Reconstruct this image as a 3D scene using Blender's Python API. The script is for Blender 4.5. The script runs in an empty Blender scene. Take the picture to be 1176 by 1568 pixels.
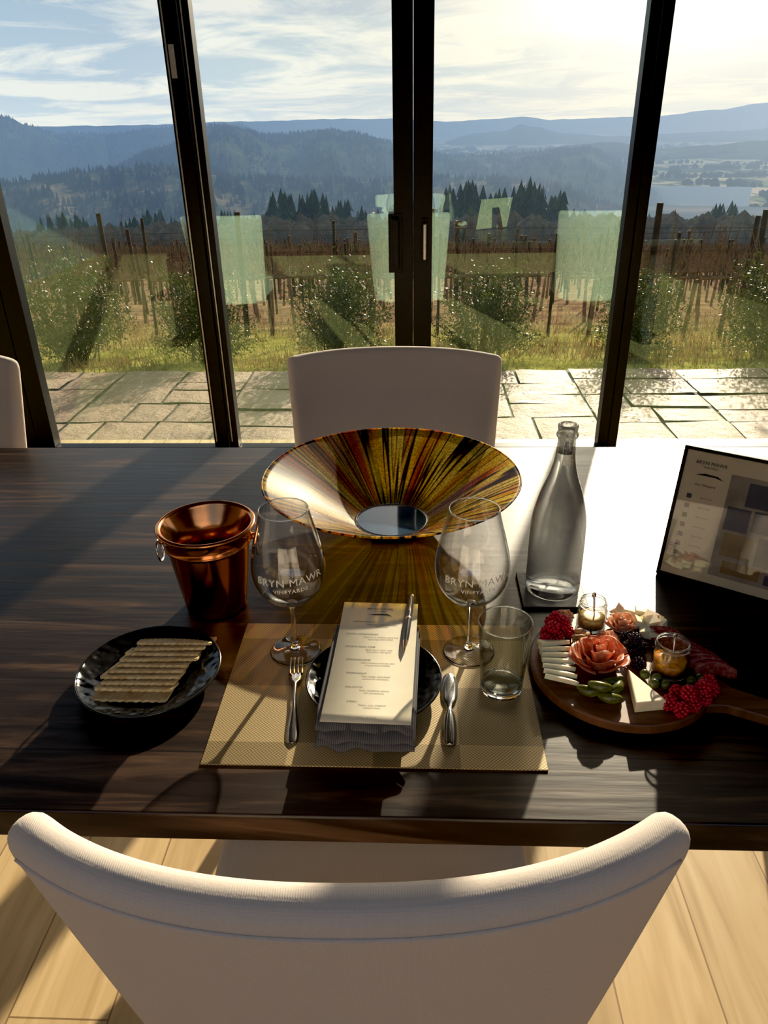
import bpy, bmesh, math, random
from mathutils import Vector, Matrix, noise
random.seed(7)
sc = bpy.context.scene
COL = sc.collection
sin, cos, pi = math.sin, math.cos, math.pi

# ------------------------------------------------------------------ helpers
def newmat(name):
    m = bpy.data.materials.new(name); m.use_nodes = True
    nt = m.node_tree
    for n in list(nt.nodes): nt.nodes.remove(n)
    out = nt.nodes.new('ShaderNodeOutputMaterial')
    return m, nt, out
def N(nt, typ, **kw):
    n = nt.nodes.new(typ)
    for k, v in kw.items():
        if k.startswith('i_'):
            key = k[2:]
            key = int(key) if key.isdigit() else key.replace('_', ' ')
            n.inputs[key].default_value = v
        else: setattr(n, k, v)
    return n
def L(nt, a, b): nt.links.new(a, b)
def c4(c): return (c[0], c[1], c[2], 1)
def ramp(nt, stops, interp='LINEAR'):
    r = nt.nodes.new('ShaderNodeValToRGB'); cr = r.color_ramp; cr.interpolation = interp
    while len(cr.elements) < len(stops): cr.elements.new(0.5)
    for e, (p, c) in zip(cr.elements, stops):
        e.position = p; e.color = c4(c)
    return r
def pbsdf(name, col, rough=0.5, metal=0.0, spec=0.5, noise_scale=0, noise_amt=0.15, bump=0, bump_scale=200, coat=0, trans=0, sss=0, coords='Object', sheen=0):
    m, nt, out = newmat(name)
    b = N(nt, 'ShaderNodeBsdfPrincipled')
    b.inputs['Base Color'].default_value = c4(col); b.inputs['Roughness'].default_value = rough
    b.inputs['Metallic'].default_value = metal; b.inputs['Specular IOR Level'].default_value = spec
    b.inputs['Coat Weight'].default_value = coat; b.inputs['Transmission Weight'].default_value = trans
    b.inputs['Sheen Weight'].default_value = sheen
    if sss:
        b.inputs['Subsurface Weight'].default_value = sss; b.inputs['Subsurface Scale'].default_value = 0.01
    tc = N(nt, 'ShaderNodeTexCoord')
    if noise_scale:
        nz = N(nt, 'ShaderNodeTexNoise', i_Scale=noise_scale, i_Detail=5.0); L(nt, tc.outputs[coords], nz.inputs['Vector'])
        lo = tuple(max(0, x*(1-noise_amt)) for x in col); hi = tuple(min(1, x*(1+noise_amt)) for x in col)
        r = ramp(nt, [(0.35, lo), (0.65, hi)]); L(nt, nz.outputs['Fac'], r.inputs['Fac']); L(nt, r.outputs['Color'], b.inputs['Base Color'])
    if bump:
        nb = N(nt, 'ShaderNodeTexNoise', i_Scale=bump_scale, i_Detail=3.0); L(nt, tc.outputs[coords], nb.inputs['Vector'])
        bp = N(nt, 'ShaderNodeBump', i_Strength=bump, i_Distance=0.002); L(nt, nb.outputs['Fac'], bp.inputs['Height']); L(nt, bp.outputs['Normal'], b.inputs['Normal'])
    L(nt, b.outputs['BSDF'], out.inputs['Surface'])
    return m
def mesh_obj(name, verts, faces, mat=None, smooth=False, parent=None):
    me = bpy.data.meshes.new(name); me.from_pydata([tuple(v) for v in verts], [], faces); me.update()
    if smooth:
        for p in me.polygons: p.use_smooth = True
    o = bpy.data.objects.new(name, me); COL.objects.link(o)
    if mat: me.materials.append(mat)
    if parent: o.parent = parent
    return o
def empty(name, loc=(0, 0, 0), rotz=0):
    e = bpy.data.objects.new(name, None); e.empty_display_size = 0.05; COL.objects.link(e)
    e.location = loc; e.rotation_euler = (0, 0, rotz); return e
def boxdata(x0, x1, y0, y1, z0, z1):
    v = [(x0,y0,z0),(x1,y0,z0),(x1,y1,z0),(x0,y1,z0),(x0,y0,z1),(x1,y0,z1),(x1,y1,z1),(x0,y1,z1)]
    f = [(0,3,2,1),(4,5,6,7),(0,1,5,4),(1,2,6,5),(2,3,7,6),(3,0,4,7)]
    return v, f
def box(name, x0, x1, y0, y1, z0, z1, mat, bevel=0, parent=None, seg=3):
    v, f = boxdata(x0, x1, y0, y1, z0, z1)
    o = mesh_obj(name, v, f, mat, parent=parent)
    if bevel:
        md = o.modifiers.new('b', 'BEVEL'); md.width = bevel; md.segments = seg
        for p in o.data.polygons: p.use_smooth = True
        wn = o.modifiers.new('wn', 'WEIGHTED_NORMAL')
    return o
def lathe(name, prof, mat, seg=48, parent=None, smooth=True, loc=(0,0,0)):
    verts, faces, rings = [], [], []
    for r, z in prof:
        if r < 1e-6:
            rings.append([len(verts)]); verts.append((0, 0, z))
        else:
            rings.append(list(range(len(verts), len(verts)+seg)))
            for i in range(seg):
                a = 2*pi*i/seg; verts.append((r*cos(a), r*sin(a), z))
    for A, B in zip(rings, rings[1:]):
        for i in range(seg):
            j = (i+1) % seg
            if len(A) == 1 and len(B) == 1: continue
            if len(A) == 1: faces.append((A[0], B[j], B[i]))
            elif len(B) == 1: faces.append((A[i], A[j], B[0]))
            else: faces.append((A[i], A[j], B[j], B[i]))
    o = mesh_obj(name, verts, faces, mat, smooth, parent); o.location = loc
    return o
def spline(pts, n):
    out = []
    P = [pts[0]] + list(pts) + [pts[-1]]
    for i in range(1, len(P)-2):
        for k in range(n):
            t = k/n
            out.append(tuple(0.5*((2*b)+(-a+c)*t+(2*a-5*b+4*c-d)*t*t+(-a+3*b-3*c+d)*t**3) for a, b, c, d in zip(P[i-1], P[i], P[i+1], P[i+2])))
    out.append(tuple(pts[-1])); return out
def tube(name, pts, rad, mat, parent=None, seg=8, closed=False):
    pts = [Vector(p) for p in pts]; n = len(pts)
    rads = rad if isinstance(rad, (list, tuple)) else [rad]*n
    verts, faces = [], []
    for i, p in enumerate(pts):
        if closed: t = pts[(i+1) % n]-pts[i-1]
        else: t = pts[min(i+1, n-1)]-pts[max(i-1, 0)]
        t.normalize()
        up = Vector((0, 0, 1)) if abs(t.z) < 0.9 else Vector((1, 0, 0))
        a = t.cross(up).normalized(); b = t.cross(a)
        for k in range(seg):
            q = 2*pi*k/seg; verts.append(p+(a*cos(q)+b*sin(q))*rads[i])
    m = n if closed else n-1
    for i in range(m):
        for k in range(seg):
            i2 = (i+1) % n; k2 = (k+1) % seg
            faces.append((i*seg+k, i*seg+k2, i2*seg+k2, i2*seg+k))
    if not closed:
        faces.append(tuple(range(seg-1, -1, -1))); faces.append(tuple((n-1)*seg+k for k in range(seg)))
    return mesh_obj(name, verts, faces, mat, True, parent)
def ico(sub=1):
    bm = bmesh.new(); bmesh.ops.create_icosphere(bm, subdivisions=sub, radius=1)
    v = [x.co.copy() for x in bm.verts]; f = [tuple(q.index for q in p.verts) for p in bm.faces]; bm.free(); return v, f
ICO1, ICO2 = ico(1), ico(2)
class MB:
    def __init__(s): s.v = []; s.f = []
    def add(s, v, f, M=None):
        o = len(s.v)
        s.v += [(M @ Vector(x)) if M else Vector(x) for x in v]; s.f += [tuple(i+o for i in q) for q in f]
    def ball(s, p, r, d=ICO1):
        s.add([(x[0]*r[0]+p[0], x[1]*r[1]+p[1], x[2]*r[2]+p[2]) for x in d[0]], d[1])
    def prism(s, a, b, r0, r1, n=4):
        a = Vector(a); b = Vector(b); t = (b-a).normalized()
        up = Vector((0, 0, 1)) if abs(t.z) < .9 else Vector((1, 0, 0))
        u = t.cross(up).normalized(); w = t.cross(u); o = len(s.v)
        for p, r in ((a, r0), (b, r1)):
            for k in range(n):
                q = 2*pi*k/n; s.v.append(p+(u*cos(q)+w*sin(q))*r)
        for k in range(n): s.f.append((o+k, o+(k+1) % n, o+n+(k+1) % n, o+n+k))
        s.f.append(tuple(o+n+k for k in range(n)))
    def make(s, name, mat, smooth=False, parent=None): return mesh_obj(name, s.v, s.f, mat, smooth, parent)
def text_data(txt, size, align='CENTER', spacing=1.0, line=1.0):
    cu = bpy.data.curves.new('t', 'FONT'); cu.body = txt; cu.size = size; cu.align_x = align; cu.space_character = spacing; cu.space_line = line
    cu.resolution_u = 2
    o = bpy.data.objects.new('t', cu); COL.objects.link(o)
    bpy.context.view_layer.update()
    me = bpy.data.meshes.new_from_object(o.evaluated_get(bpy.context.evaluated_depsgraph_get()))
    v = [x.co.copy() for x in me.vertices]; f = [tuple(p.vertices) for p in me.polygons]
    bpy.data.objects.remove(o); bpy.data.curves.remove(cu); bpy.data.meshes.remove(me)
    return v, f

# ------------------------------------------------------------------ camera
th = math.radians(27.4); ps = math.radians(2.8)
F = Vector((-sin(ps)*cos(th), cos(ps)*cos(th), -sin(th)))
R0 = Vector((cos(ps), sin(ps), 0)); U0 = R0.cross(F); D0 = -U0
R = (R0+0.02*D0).normalized(); U = (U0+0.02*R0).normalized()
cam = bpy.data.cameras.new('camera'); co = bpy.data.objects.new('camera', cam); COL.objects.link(co)
M = Matrix((R, U, -F)).transposed().to_4x4(); M.translation = Vector((0, 0, 1.47)); co.matrix_world = M
cam.sensor_fit = 'VERTICAL'; cam.sensor_height = 36; cam.lens = 36*1147/1568; cam.clip_start = 0.02; cam.clip_end = 60000
sc.camera = co
try:
    sc.view_settings.view_transform = 'Standard'; sc.view_settings.look = 'None'
    sc.view_settings.use_curve_mapping = True
    cmv = sc.view_settings.curve_mapping; cmv.black_level = (.005, .0045, .004); cmv.update()
except Exception: pass
sc.view_settings.exposure = 0.05

# ------------------------------------------------------------------ sun + sky
az, el = math.radians(17), math.radians(20)
SD = Vector((sin(az)*cos(el), cos(az)*cos(el), sin(el)))
sl = bpy.data.lights.new('sun', 'SUN'); sl.energy = 9.2; sl.angle = math.radians(0.6); sl.color = (1, .85, .62)
so = bpy.data.objects.new('sun', sl); COL.objects.link(so); so.rotation_euler = SD.to_track_quat('Z', 'Y').to_euler(); so.location = (3, 12, 6)

w = bpy.data.worlds.new('sky'); sc.world = w; w.use_nodes = True; nt = w.node_tree
for n in list(nt.nodes): nt.nodes.remove(n)
wo = nt.nodes.new('ShaderNodeOutputWorld'); bg = nt.nodes.new('ShaderNodeBackground'); L(nt, bg.outputs[0], wo.inputs[0])
tc = N(nt, 'ShaderNodeTexCoord'); sep = N(nt, 'ShaderNodeSeparateXYZ'); L(nt, tc.outputs['Generated'], sep.inputs[0])
gr = ramp(nt, [(0.0, (.74, .86, .95)), (0.04, (.58, .73, .87)), (0.14, (.42, .59, .77)), (0.5, (.25, .43, .72)), (1, (.14, .28, .6))])
L(nt, sep.outputs['Z'], gr.inputs['Fac'])
zz = N(nt, 'ShaderNodeMath', operation='ADD', i_1=0.09); L(nt, sep.outputs['Z'], zz.inputs[0])
dx = N(nt, 'ShaderNodeMath', operation='DIVIDE'); L(nt, sep.outputs['X'], dx.inputs[0]); L(nt, zz.outputs[0], dx.inputs[1])
dy = N(nt, 'ShaderNodeMath', operation='DIVIDE'); L(nt, sep.outputs['Y'], dy.inputs[0]); L(nt, zz.outputs[0], dy.inputs[1])
cb = N(nt, 'ShaderNodeCombineXYZ'); L(nt, dx.outputs[0], cb.inputs[0]); L(nt, dy.outputs[0], cb.inputs[1])
mp = N(nt, 'ShaderNodeMapping'); mp.inputs['Scale'].default_value = (.55, .60, 1); mp.inputs['Rotation'].default_value = (0, 0, .3); mp.inputs['Location'].default_value = (3.1, 1.7, 0); L(nt, cb.outputs[0], mp.inputs[0])
cn = N(nt, 'ShaderNodeTexNoise', i_Scale=1.5, i_Detail=11.0, i_Roughness=.62, i_Distortion=.6); L(nt, mp.outputs[0], cn.inputs['Vector'])
cr = ramp(nt, [(0.43, (0, 0, 0)), (0.57, (1, 1, 1))]); L(nt, cn.outputs['Fac'], cr.inputs['Fac'])
dot = N(nt, 'ShaderNodeVectorMath', operation='DOT_PRODUCT'); L(nt, tc.outputs['Generated'], dot.inputs[0]); dot.inputs[1].default_value = SD
mx0 = N(nt, 'ShaderNodeMath', operation='MAXIMUM', i_1=0.0); L(nt, dot.outputs['Value'], mx0.inputs[0])
g1 = N(nt, 'ShaderNodeMath', operation='POWER', i_1=11.0); L(nt, mx0.outputs[0], g1.inputs[0])
g2 = N(nt, 'ShaderNodeMath', operation='POWER', i_1=80.0); L(nt, mx0.outputs[0], g2.inputs[0])
m1 = N(nt, 'ShaderNodeMix', data_type='RGBA'); m1.inputs[7].default_value = (1.02, 1.03, .98, 1)
cf = N(nt, 'ShaderNodeMath', operation='MULTIPLY', i_1=.9); L(nt, cr.outputs['Color'], cf.inputs[0]); L(nt, cf.outputs[0], m1.inputs[0]); L(nt, gr.outputs['Color'], m1.inputs[6])
m2 = N(nt, 'ShaderNodeMix', data_type='RGBA'); m2.inputs[7].default_value = (1.30, 1.10, .78, 1)
gm = N(nt, 'ShaderNodeMath', operation='MULTIPLY', i_1=.72); L(nt, g1.outputs[0], gm.inputs[0]); L(nt, gm.outputs[0], m2.inputs[0]); L(nt, m1.outputs[2], m2.inputs[6])
sc2 = N(nt, 'ShaderNodeVectorMath', operation='SCALE'); sc2.inputs[0].default_value = (13, 11, 8); L(nt, g2.outputs[0], sc2.inputs['Scale'])
ad = N(nt, 'ShaderNodeVectorMath', operation='ADD'); L(nt, m2.outputs[2], ad.inputs[0]); L(nt, sc2.outputs[0], ad.inputs[1])
L(nt, ad.outputs[0], bg.inputs['Color']); bg.inputs['Strength'].default_value = 1.05

# ------------------------------------------------------------------ materials
def wood_table():
    m, nt, out = newmat('dark_wood'); b = N(nt, 'ShaderNodeBsdfPrincipled'); tc = N(nt, 'ShaderNodeTexCoord')
    mp = N(nt, 'ShaderNodeMapping'); mp.inputs['Scale'].default_value = (1.3, 16, 8); L(nt, tc.outputs['Object'], mp.inputs[0])
    n1 = N(nt, 'ShaderNodeTexNoise', i_Scale=1.6, i_Detail=8.0, i_Roughness=.6, i_Distortion=1.2); L(nt, mp.outputs[0], n1.inputs['Vector'])
    r = ramp(nt, [(.28, (.005, .0025, .002)), (.5, (.018, .009, .006)), (.62, (.062, .033, .018)), (.78, (.17, .098, .052))]); L(nt, n1.outputs['Fac'], r.inputs['Fac'])
    br = N(nt, 'ShaderNodeTexBrick', i_Scale=1.0); br.offset = .37
    br.inputs['Brick Width'].default_value = 9; br.inputs['Row Height'].default_value = .142; br.inputs['Mortar Size'].default_value = .0012
    br.inputs['Color1'].default_value = (.65, .65, .65, 1); br.inputs['Color2'].default_value = (1.25, 1.25, 1.25, 1); br.inputs['Mortar'].default_value = (.15, .15, .15, 1)
    L(nt, tc.outputs['Object'], br.inputs['Vector'])
    mu = N(nt, 'ShaderNodeMix', data_type='RGBA', blend_type='MULTIPLY'); mu.inputs[0].default_value = 1
    L(nt, r.outputs['Color'], mu.inputs[6]); L(nt, br.outputs['Color'], mu.inputs[7]); L(nt, mu.outputs[2], b.inputs['Base Color'])
    b.inputs['Specular IOR Level'].default_value = .5
    rr = N(nt, 'ShaderNodeMapRange', i_3=.29, i_4=.46); L(nt, n1.outputs['Fac'], rr.inputs[0]); L(nt, rr.outputs[0], b.inputs['Roughness'])
    n2 = N(nt, 'ShaderNodeTexNoise', i_Scale=5.0, i_Detail=6.0); L(nt, mp.outputs[0], n2.inputs['Vector'])
    bp = N(nt, 'ShaderNodeBump', i_Strength=.2, i_Distance=.002); L(nt, n2.outputs['Fac'], bp.inputs['Height']); L(nt, bp.outputs[0], b.inputs['Normal'])
    L(nt, b.outputs[0], out.inputs[0]); return m
def wood_floor():
    m, nt, out = newmat('oak_floor'); b = N(nt, 'ShaderNodeBsdfPrincipled'); tc = N(nt, 'ShaderNodeTexCoord')
    mr = N(nt, 'ShaderNodeMapping'); mr.inputs['Rotation'].default_value = (0, 0, pi/2); L(nt, tc.outputs['Object'], mr.inputs[0])
    br = N(nt, 'ShaderNodeTexBrick', i_Scale=1.0); br.offset = .41
    br.inputs['Brick Width'].default_value = 1.9; br.inputs['Row Height'].default_value = .19; br.inputs['Mortar Size'].default_value = .0018
    br.inputs['Color1'].default_value = (.85, .85, .85, 1); br.inputs['Color2'].default_value = (1.08, 1.08, 1.08, 1); br.inputs['Mortar'].default_value = (.45, .4, .35, 1)
    L(nt, mr.outputs[0], br.inputs['Vector'])
    mp = N(nt, 'ShaderNodeMapping'); mp.inputs['Scale'].default_value = (14, 1.2, 1); L(nt, tc.outputs['Object'], mp.inputs[0])
    n1 = N(nt, 'ShaderNodeTexNoise', i_Scale=1.5, i_Detail=7.0, i_Distortion=1.5); L(nt, mp.outputs[0], n1.inputs['Vector'])
    r = ramp(nt, [(.3, (.52, .35, .165)), (.55, (.68, .48, .245)), (.75, (.76, .57, .32))]); L(nt, n1.outputs['Fac'], r.inputs['Fac'])
    mu = N(nt, 'ShaderNodeMix', data_type='RGBA', blend_type='MULTIPLY'); mu.inputs[0].default_value = 1
    L(nt, r.outputs['Color'], mu.inputs[6]); L(nt, br.outputs['Color'], mu.inputs[7]); L(nt, mu.outputs[2], b.inputs['Base Color'])
    b.inputs['Roughness'].default_value = .45; L(nt, b.outputs[0], out.inputs[0]); return m
def glassmat(name, tint=(.98, .98, .98), edge=(.25, .26, .25), f0=.055, rough=0.01, gl=(1, 1, 1), epow=3.0):
    # thin-walled clear glass: transparent body, Schlick reflection, absorbing at grazing angles
    m, nt, out = newmat(name)
    lw = N(nt, 'ShaderNodeLayerWeight', i_Blend=.5)
    p5 = N(nt, 'ShaderNodeMath', operation='POWER', i_1=5.0); L(nt, lw.outputs['Facing'], p5.inputs[0])
    ma = N(nt, 'ShaderNodeMath', operation='MULTIPLY_ADD', i_1=.85-f0, i_2=f0); L(nt, p5.outputs[0], ma.inputs[0])
    pe = N(nt, 'ShaderNodeMath', operation='POWER', i_1=epow); L(nt, lw.outputs['Facing'], pe.inputs[0])
    cm = N(nt, 'ShaderNodeMix', data_type='RGBA'); cm.inputs[6].default_value = c4(tint); cm.inputs[7].default_value = c4(edge)
    L(nt, pe.outputs[0], cm.inputs[0])
    tr = N(nt, 'ShaderNodeBsdfTransparent'); L(nt, cm.outputs[2], tr.inputs[0])
    g = N(nt, 'ShaderNodeBsdfGlossy'); g.inputs['Roughness'].default_value = rough; g.inputs['Color'].default_value = c4(gl)
    mx = N(nt, 'ShaderNodeMixShader'); L(nt, ma.outputs[0], mx.inputs[0]); L(nt, tr.outputs[0], mx.inputs[1]); L(nt, g.outputs[0], mx.inputs[2])
    L(nt, mx.outputs[0], out.inputs[0]); return m
def solidglass(name, col=(1, 1, 1), ior=1.45, rough=0.0, mixt=0.0):
    m, nt, out = newmat(name); g = N(nt, 'ShaderNodeBsdfGlass', i_IOR=ior, i_Roughness=rough); g.inputs['Color'].default_value = c4(col)
    t = N(nt, 'ShaderNodeBsdfTransparent'); mx = N(nt, 'ShaderNodeMixShader', i_0=mixt); L(nt, g.outputs[0], mx.inputs[1]); L(nt, t.outputs[0], mx.inputs[2]); L(nt, mx.outputs[0], out.inputs[0]); return m
def fabric(name, col):
    m, nt, out = newmat(name); b = N(nt, 'ShaderNodeBsdfPrincipled'); tc = N(nt, 'ShaderNodeTexCoord')
    b.inputs['Roughness'].default_value = .9; b.inputs['Sheen Weight'].default_value = .15; b.inputs['Specular IOR Level'].default_value = .15
    n0 = N(nt, 'ShaderNodeTexNoise', i_Scale=420.0, i_Detail=3.0); L(nt, tc.outputs['Object'], n0.inputs['Vector'])
    w1 = N(nt, 'ShaderNodeTexWave', i_Scale=170.0, i_Distortion=1.0); w1.bands_direction = 'X'
    w2 = N(nt, 'ShaderNodeTexWave', i_Scale=170.0, i_Distortion=1.0); w2.bands_direction = 'Z'
    L(nt, tc.outputs['Object'], w1.inputs[0]); L(nt, tc.outputs['Object'], w2.inputs[0])
    mul = N(nt, 'ShaderNodeMath', operation='MULTIPLY'); L(nt, w1.outputs['Fac'], mul.inputs[0]); L(nt, w2.outputs['Fac'], mul.inputs[1])
    ad = N(nt, 'ShaderNodeMath', operation='ADD'); L(nt, mul.outputs[0], ad.inputs[0]); L(nt, n0.outputs['Fac'], ad.inputs[1])
    r = ramp(nt, [(0, tuple(x*.82 for x in col)), (1, col)]); h = N(nt, 'ShaderNodeMath', operation='MULTIPLY', i_1=.6); L(nt, ad.outputs[0], h.inputs[0]); L(nt, h.outputs[0], r.inputs[0])
    L(nt, r.outputs[0], b.inputs['Base Color'])
    bp = N(nt, 'ShaderNodeBump', i_Strength=.22, i_Distance=.0008); L(nt, ad.outputs[0], bp.inputs['Height']); L(nt, bp.outputs[0], b.inputs['Normal'])
    L(nt, b.outputs[0], out.inputs[0]); return m
M_TABLE = wood_table(); M_FLOOR = wood_floor(); M_FAB = fabric('cream_linen', (.82, .72, .64)); M_PIPE = fabric('linen_piping', (.62, .52, .44))
M_BLACK = pbsdf('black_aluminium', (.004, .004, .005), .4, 0, .25, 30, .3)
M_ALU = pbsdf('brushed_aluminium', (.45, .45, .43), .35, 1, .5, 80, .1)
M_WALL = pbsdf('wall_paint', (.50, .46, .41), .8, 0, .3, 6, .04)
M_WBACK = pbsdf('walnut_panelling', (.10, .07, .05), .7, 0, .3, 6, .2)
M_CEIL = pbsdf('ceiling_stain', (.05, .035, .027), .7, 0, .3, 6, .2)
M_PANE = glassmat('window_glass', (.97, .99, .98), (.9, .95, .93), .20, .0, (.58, 1.0, .84))
M_GLASS = glassmat('clear_glass'); M_TUMB = glassmat('tumbler_glass', (.95, .955, .92), (.35, .37, .31), .06, .01, (1, 1, 1), 2.4)
M_SOLID = solidglass('crystal')
M_COPPER = pbsdf('copper', (.74, .29, .11), .16, 1, .5, 9, .25)
M_STEEL = pbsdf('steel', (.62, .62, .62), .18, 1, .5, 60, .08)
M_LEG = pbsdf('walnut_leg', (.04, .025, .018), .4, 0, .5, 20, .3)

# ------------------------------------------------------------------ room shell (unseen ceiling opening added behind camera for fill light)
box('floor', -4.2, 4.2, -4.0, 3.66, -.06, 0, M_FLOOR)
cm_ = MB()
for b_ in [(-4.2, 4.2, -.9, 3.66), (-4.2, 4.2, -4.0, -3.4), (-4.2, -2.7, -3.4, -.9), (2.7, 4.2, -3.4, -.9)]:
    cm_.add(*boxdata(b_[0], b_[1], b_[2], b_[3], 2.9, 3.0))
cm_.make('ceiling', M_CEIL)
box('wall_left', -4.3, -4.2, -4.0, 3.66, 0, 2.9, M_WALL)
box('wall_right', 4.2, 4.3, -4.0, 3.66, 0, 2.9, M_WALL)
box('wall_back', -4.2, 4.2, -4.1, -4.0, 0, 2.9, M_WBACK)
box('baseboard_back', -4.2, 4.2, -4.0, -3.985, 0, .10, M_WBACK)
YG = 3.55
def panel(name, x0, x1, wl, wr, y=YG, head=2.62):
    e = empty(name, ((x0+x1)/2, y, 0)); cx = (x0+x1)/2
    if wl: box('stile_left', x0-cx, x0-cx+wl, -.035, .035, .002, head, M_BLACK, .003, e)
    if wr: box('stile_right', x1-cx-wr, x1-cx, -.035, .035, .002, head, M_BLACK, .003, e)
    box('rail_bottom', x0-cx+wl, x1-cx-wr, -.03, .03, .002, .014, M_BLACK, .003, e)
    box('rail_top', x0-cx+wl, x1-cx-wr, -.03, .03, head-.09, head, M_BLACK, .003, e)
    v = [(x0-cx+wl, 0, .014), (x1-cx-wr, 0, .014), (x1-cx-wr, 0, head-.09), (x0-cx+wl, 0, head-.09)]
    mesh_obj('pane', v, [(0, 1, 2, 3)], M_PANE, parent=e)
    return e
d1 = panel('door_1', -.952, -.019, .045, .084)
d2 = panel('door_2', -.017, .948, .083, .046)
w1 = panel('window_1', -1.95, -.957, .085, .072)
w2 = panel('window_2', .952, 1.95, .044, .08)
w3 = panel('window_3', -4.15, -1.954, .08, .08); w4 = panel('window_4', 1.954, 4.15, .08, .08)
box('weather_strip', .436, .442, -.044, -.036, .05, 2.55, M_ALU, 0, w1)
box('weather_strip', -.452, -.447, -.044, -.036, .05, 2.55, M_ALU, 0, d1)
box('latch_plate', .446, .470, -.040, -.0355, 1.65, 1.77, M_ALU, .001, w1)
box('trim_1', -4.2, 4.2, 3.48, 3.64, 2.63, 2.9, M_BLACK, .003)
def handle(par, x, z0, z1, mat, wdt=.02):
    box('pull_plate', x-wdt*.9, x+wdt*.9, -.043, -.036, z0-.02, z1+.02, M_BLACK, .002, par)
    box('pull_grip', x-wdt/2, x+wdt/2, -.085, -.070, z0, z1, mat, .004, par)
    box('pull_post_low', x-wdt/2, x+wdt/2, -.072, -.042, z0, z0+.02, mat, .002, par)
    box('pull_post_high', x-wdt/2, x+wdt/2, -.072, -.042, z1-.02, z1, mat, .002, par)
handle(d1, .4665-.078, .89, 1.10, M_BLACK, .034)
handle(d2, -.4825+.05, .93, 1.08, M_ALU, .014)

# ------------------------------------------------------------------ table
TX0, TX1, TY0, TY1 = -2.0, 1.9, .611, 1.742
t = empty('dining_table', (0, 0, 0))
box('table_top', TX0, TX1, TY0, TY1, .705, .75, M_TABLE, .004, t)
box('apron', TX0+.15, TX1-.15, TY0+.36, TY1-.36, .62, .705, M_TABLE, .003, t)
for i, x in enumerate((-1.78, 1.70)):
    box(f'leg_{i}', x-.05, x+.05, 1.177-.30, 1.177+.30, .06, .62, M_TABLE, .004, t)
    box(f'foot_{i}', x-.06, x+.06, 1.177-.42, 1.177+.42, 0, .06, M_TABLE, .006, t)

# ------------------------------------------------------------------ chairs
def sh(u, z, off=0.0):
    v = (z-.36)/(.955-.36)
    wd = .228+.041*v**.8
    x = wd*u*(1.0-.06*abs(u)**3)/(.94)
    y = .082*abs(u)**2.3-(z-.45)*.195+off*(1-.8*abs(u)**6)
    return x, y
def chair_mesh():
    nu, nv = 26, 14; verts = []; faces = []
    for j in range(nv+1):
        v = j/nv; z = .36+v*(.956-.36)
        for i in range(nu+1):
            u = -1+2*i/nu; x, y = sh(u, z)
            verts.append((x, y, z-.004*abs(u)**2*v))
    for j in range(nv):
        for i in range(nu):
            a = j*(nu+1)+i; faces.append((a, a+1, a+nu+2, a+nu+1))
    return verts, faces
def chair(loc, rz, sx=1):
    e = empty('dining_chair', loc, rz); e.scale = (sx, 1, 1)
    v, f = chair_mesh()
    o = mesh_obj('back_shell', v, f, M_FAB, True, e)
    s = o.modifiers.new('s', 'SOLIDIFY'); s.thickness = .040; s.offset = 0
    b = o.modifiers.new('ss', 'SUBSURF'); b.levels = 1; b.render_levels = 2
    pts = []
    for i in range(41):
        u = -.92+1.84*i/40; z = .927-.004*u*u; x, y = sh(u, z)
        x2, y2 = sh(u+.01, z); tx, ty = x2-x, y2-y; l = math.hypot(tx, ty)
        pts.append((x+ty/l*.0209, y-tx/l*.0209, z))
    tube('piping', pts, .0017, M_FAB, e, 8)
    box('seat', -.225, .225, .02, .50, .37, .48, M_FAB, .03, e, 5)
    for k, (x, y) in enumerate(((-.19, .05), (.19, .05), (-.19, .45), (.19, .45))):
        dxx = .02*(1 if x > 0 else -1); dyy = -.03 if y < .1 else .01
        mb = MB(); mb.prism((x+dxx, y+dyy, 0), (x, y, .375), .014, .022, 12); mb.make(f'leg_{k}', M_LEG, False, e)
    return e
chair((-.060, .462, 0), math.radians(1.4), 1.065)
chair((-.058, 1.835, 0), pi)
chair((-1.300, 1.825, 0), pi); chair((1.186, 1.835, 0), pi)

# ------------------------------------------------------------------ placemat
def placemat():
    m, nt, out = newmat('woven_vinyl'); b = N(nt, 'ShaderNodeBsdfPrincipled'); tc = N(nt, 'ShaderNodeTexCoord')
    ch = N(nt, 'ShaderNodeTexChecker', i_Scale=9.0); L(nt, tc.outputs['Object'], ch.inputs[0])
    ch.inputs['Color1'].default_value = (.50, .37, .18, 1); ch.inputs['Color2'].default_value = (.31, .225, .105, 1)
    c2 = N(nt, 'ShaderNodeTexChecker', i_Scale=420.0); L(nt, tc.outputs['Object'], c2.inputs[0])
    c2.inputs['Color1'].default_value = (.40, .40, .40, 1); c2.inputs['Color2'].default_value = (1.2, 1.2, 1.2, 1)
    mu = N(nt, 'ShaderNodeMix', data_type='RGBA', blend_type='MULTIPLY'); mu.inputs[0].default_value = .8
    L(nt, ch.outputs[0], mu.inputs[6]); L(nt, c2.outputs[0], mu.inputs[7]); L(nt, mu.outputs[2], b.inputs['Base Color'])
    b.inputs['Roughness'].default_value = .42; b.inputs['Metallic'].default_value = .25
    bp = N(nt, 'ShaderNodeBump', i_Strength=.5, i_Distance=.001); L(nt, c2.outputs['Fac'], bp.inputs['Height']); L(nt, bp.outputs[0], b.inputs['Normal'])
    L(nt, b.outputs[0], out.inputs[0])
    o = box('placemat', -.2195, .2195, -.151, .151, 0, .002, m, .0006); o.location = (-.0545, .838, .7502); return o
placemat(); PZ = .7525

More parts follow.
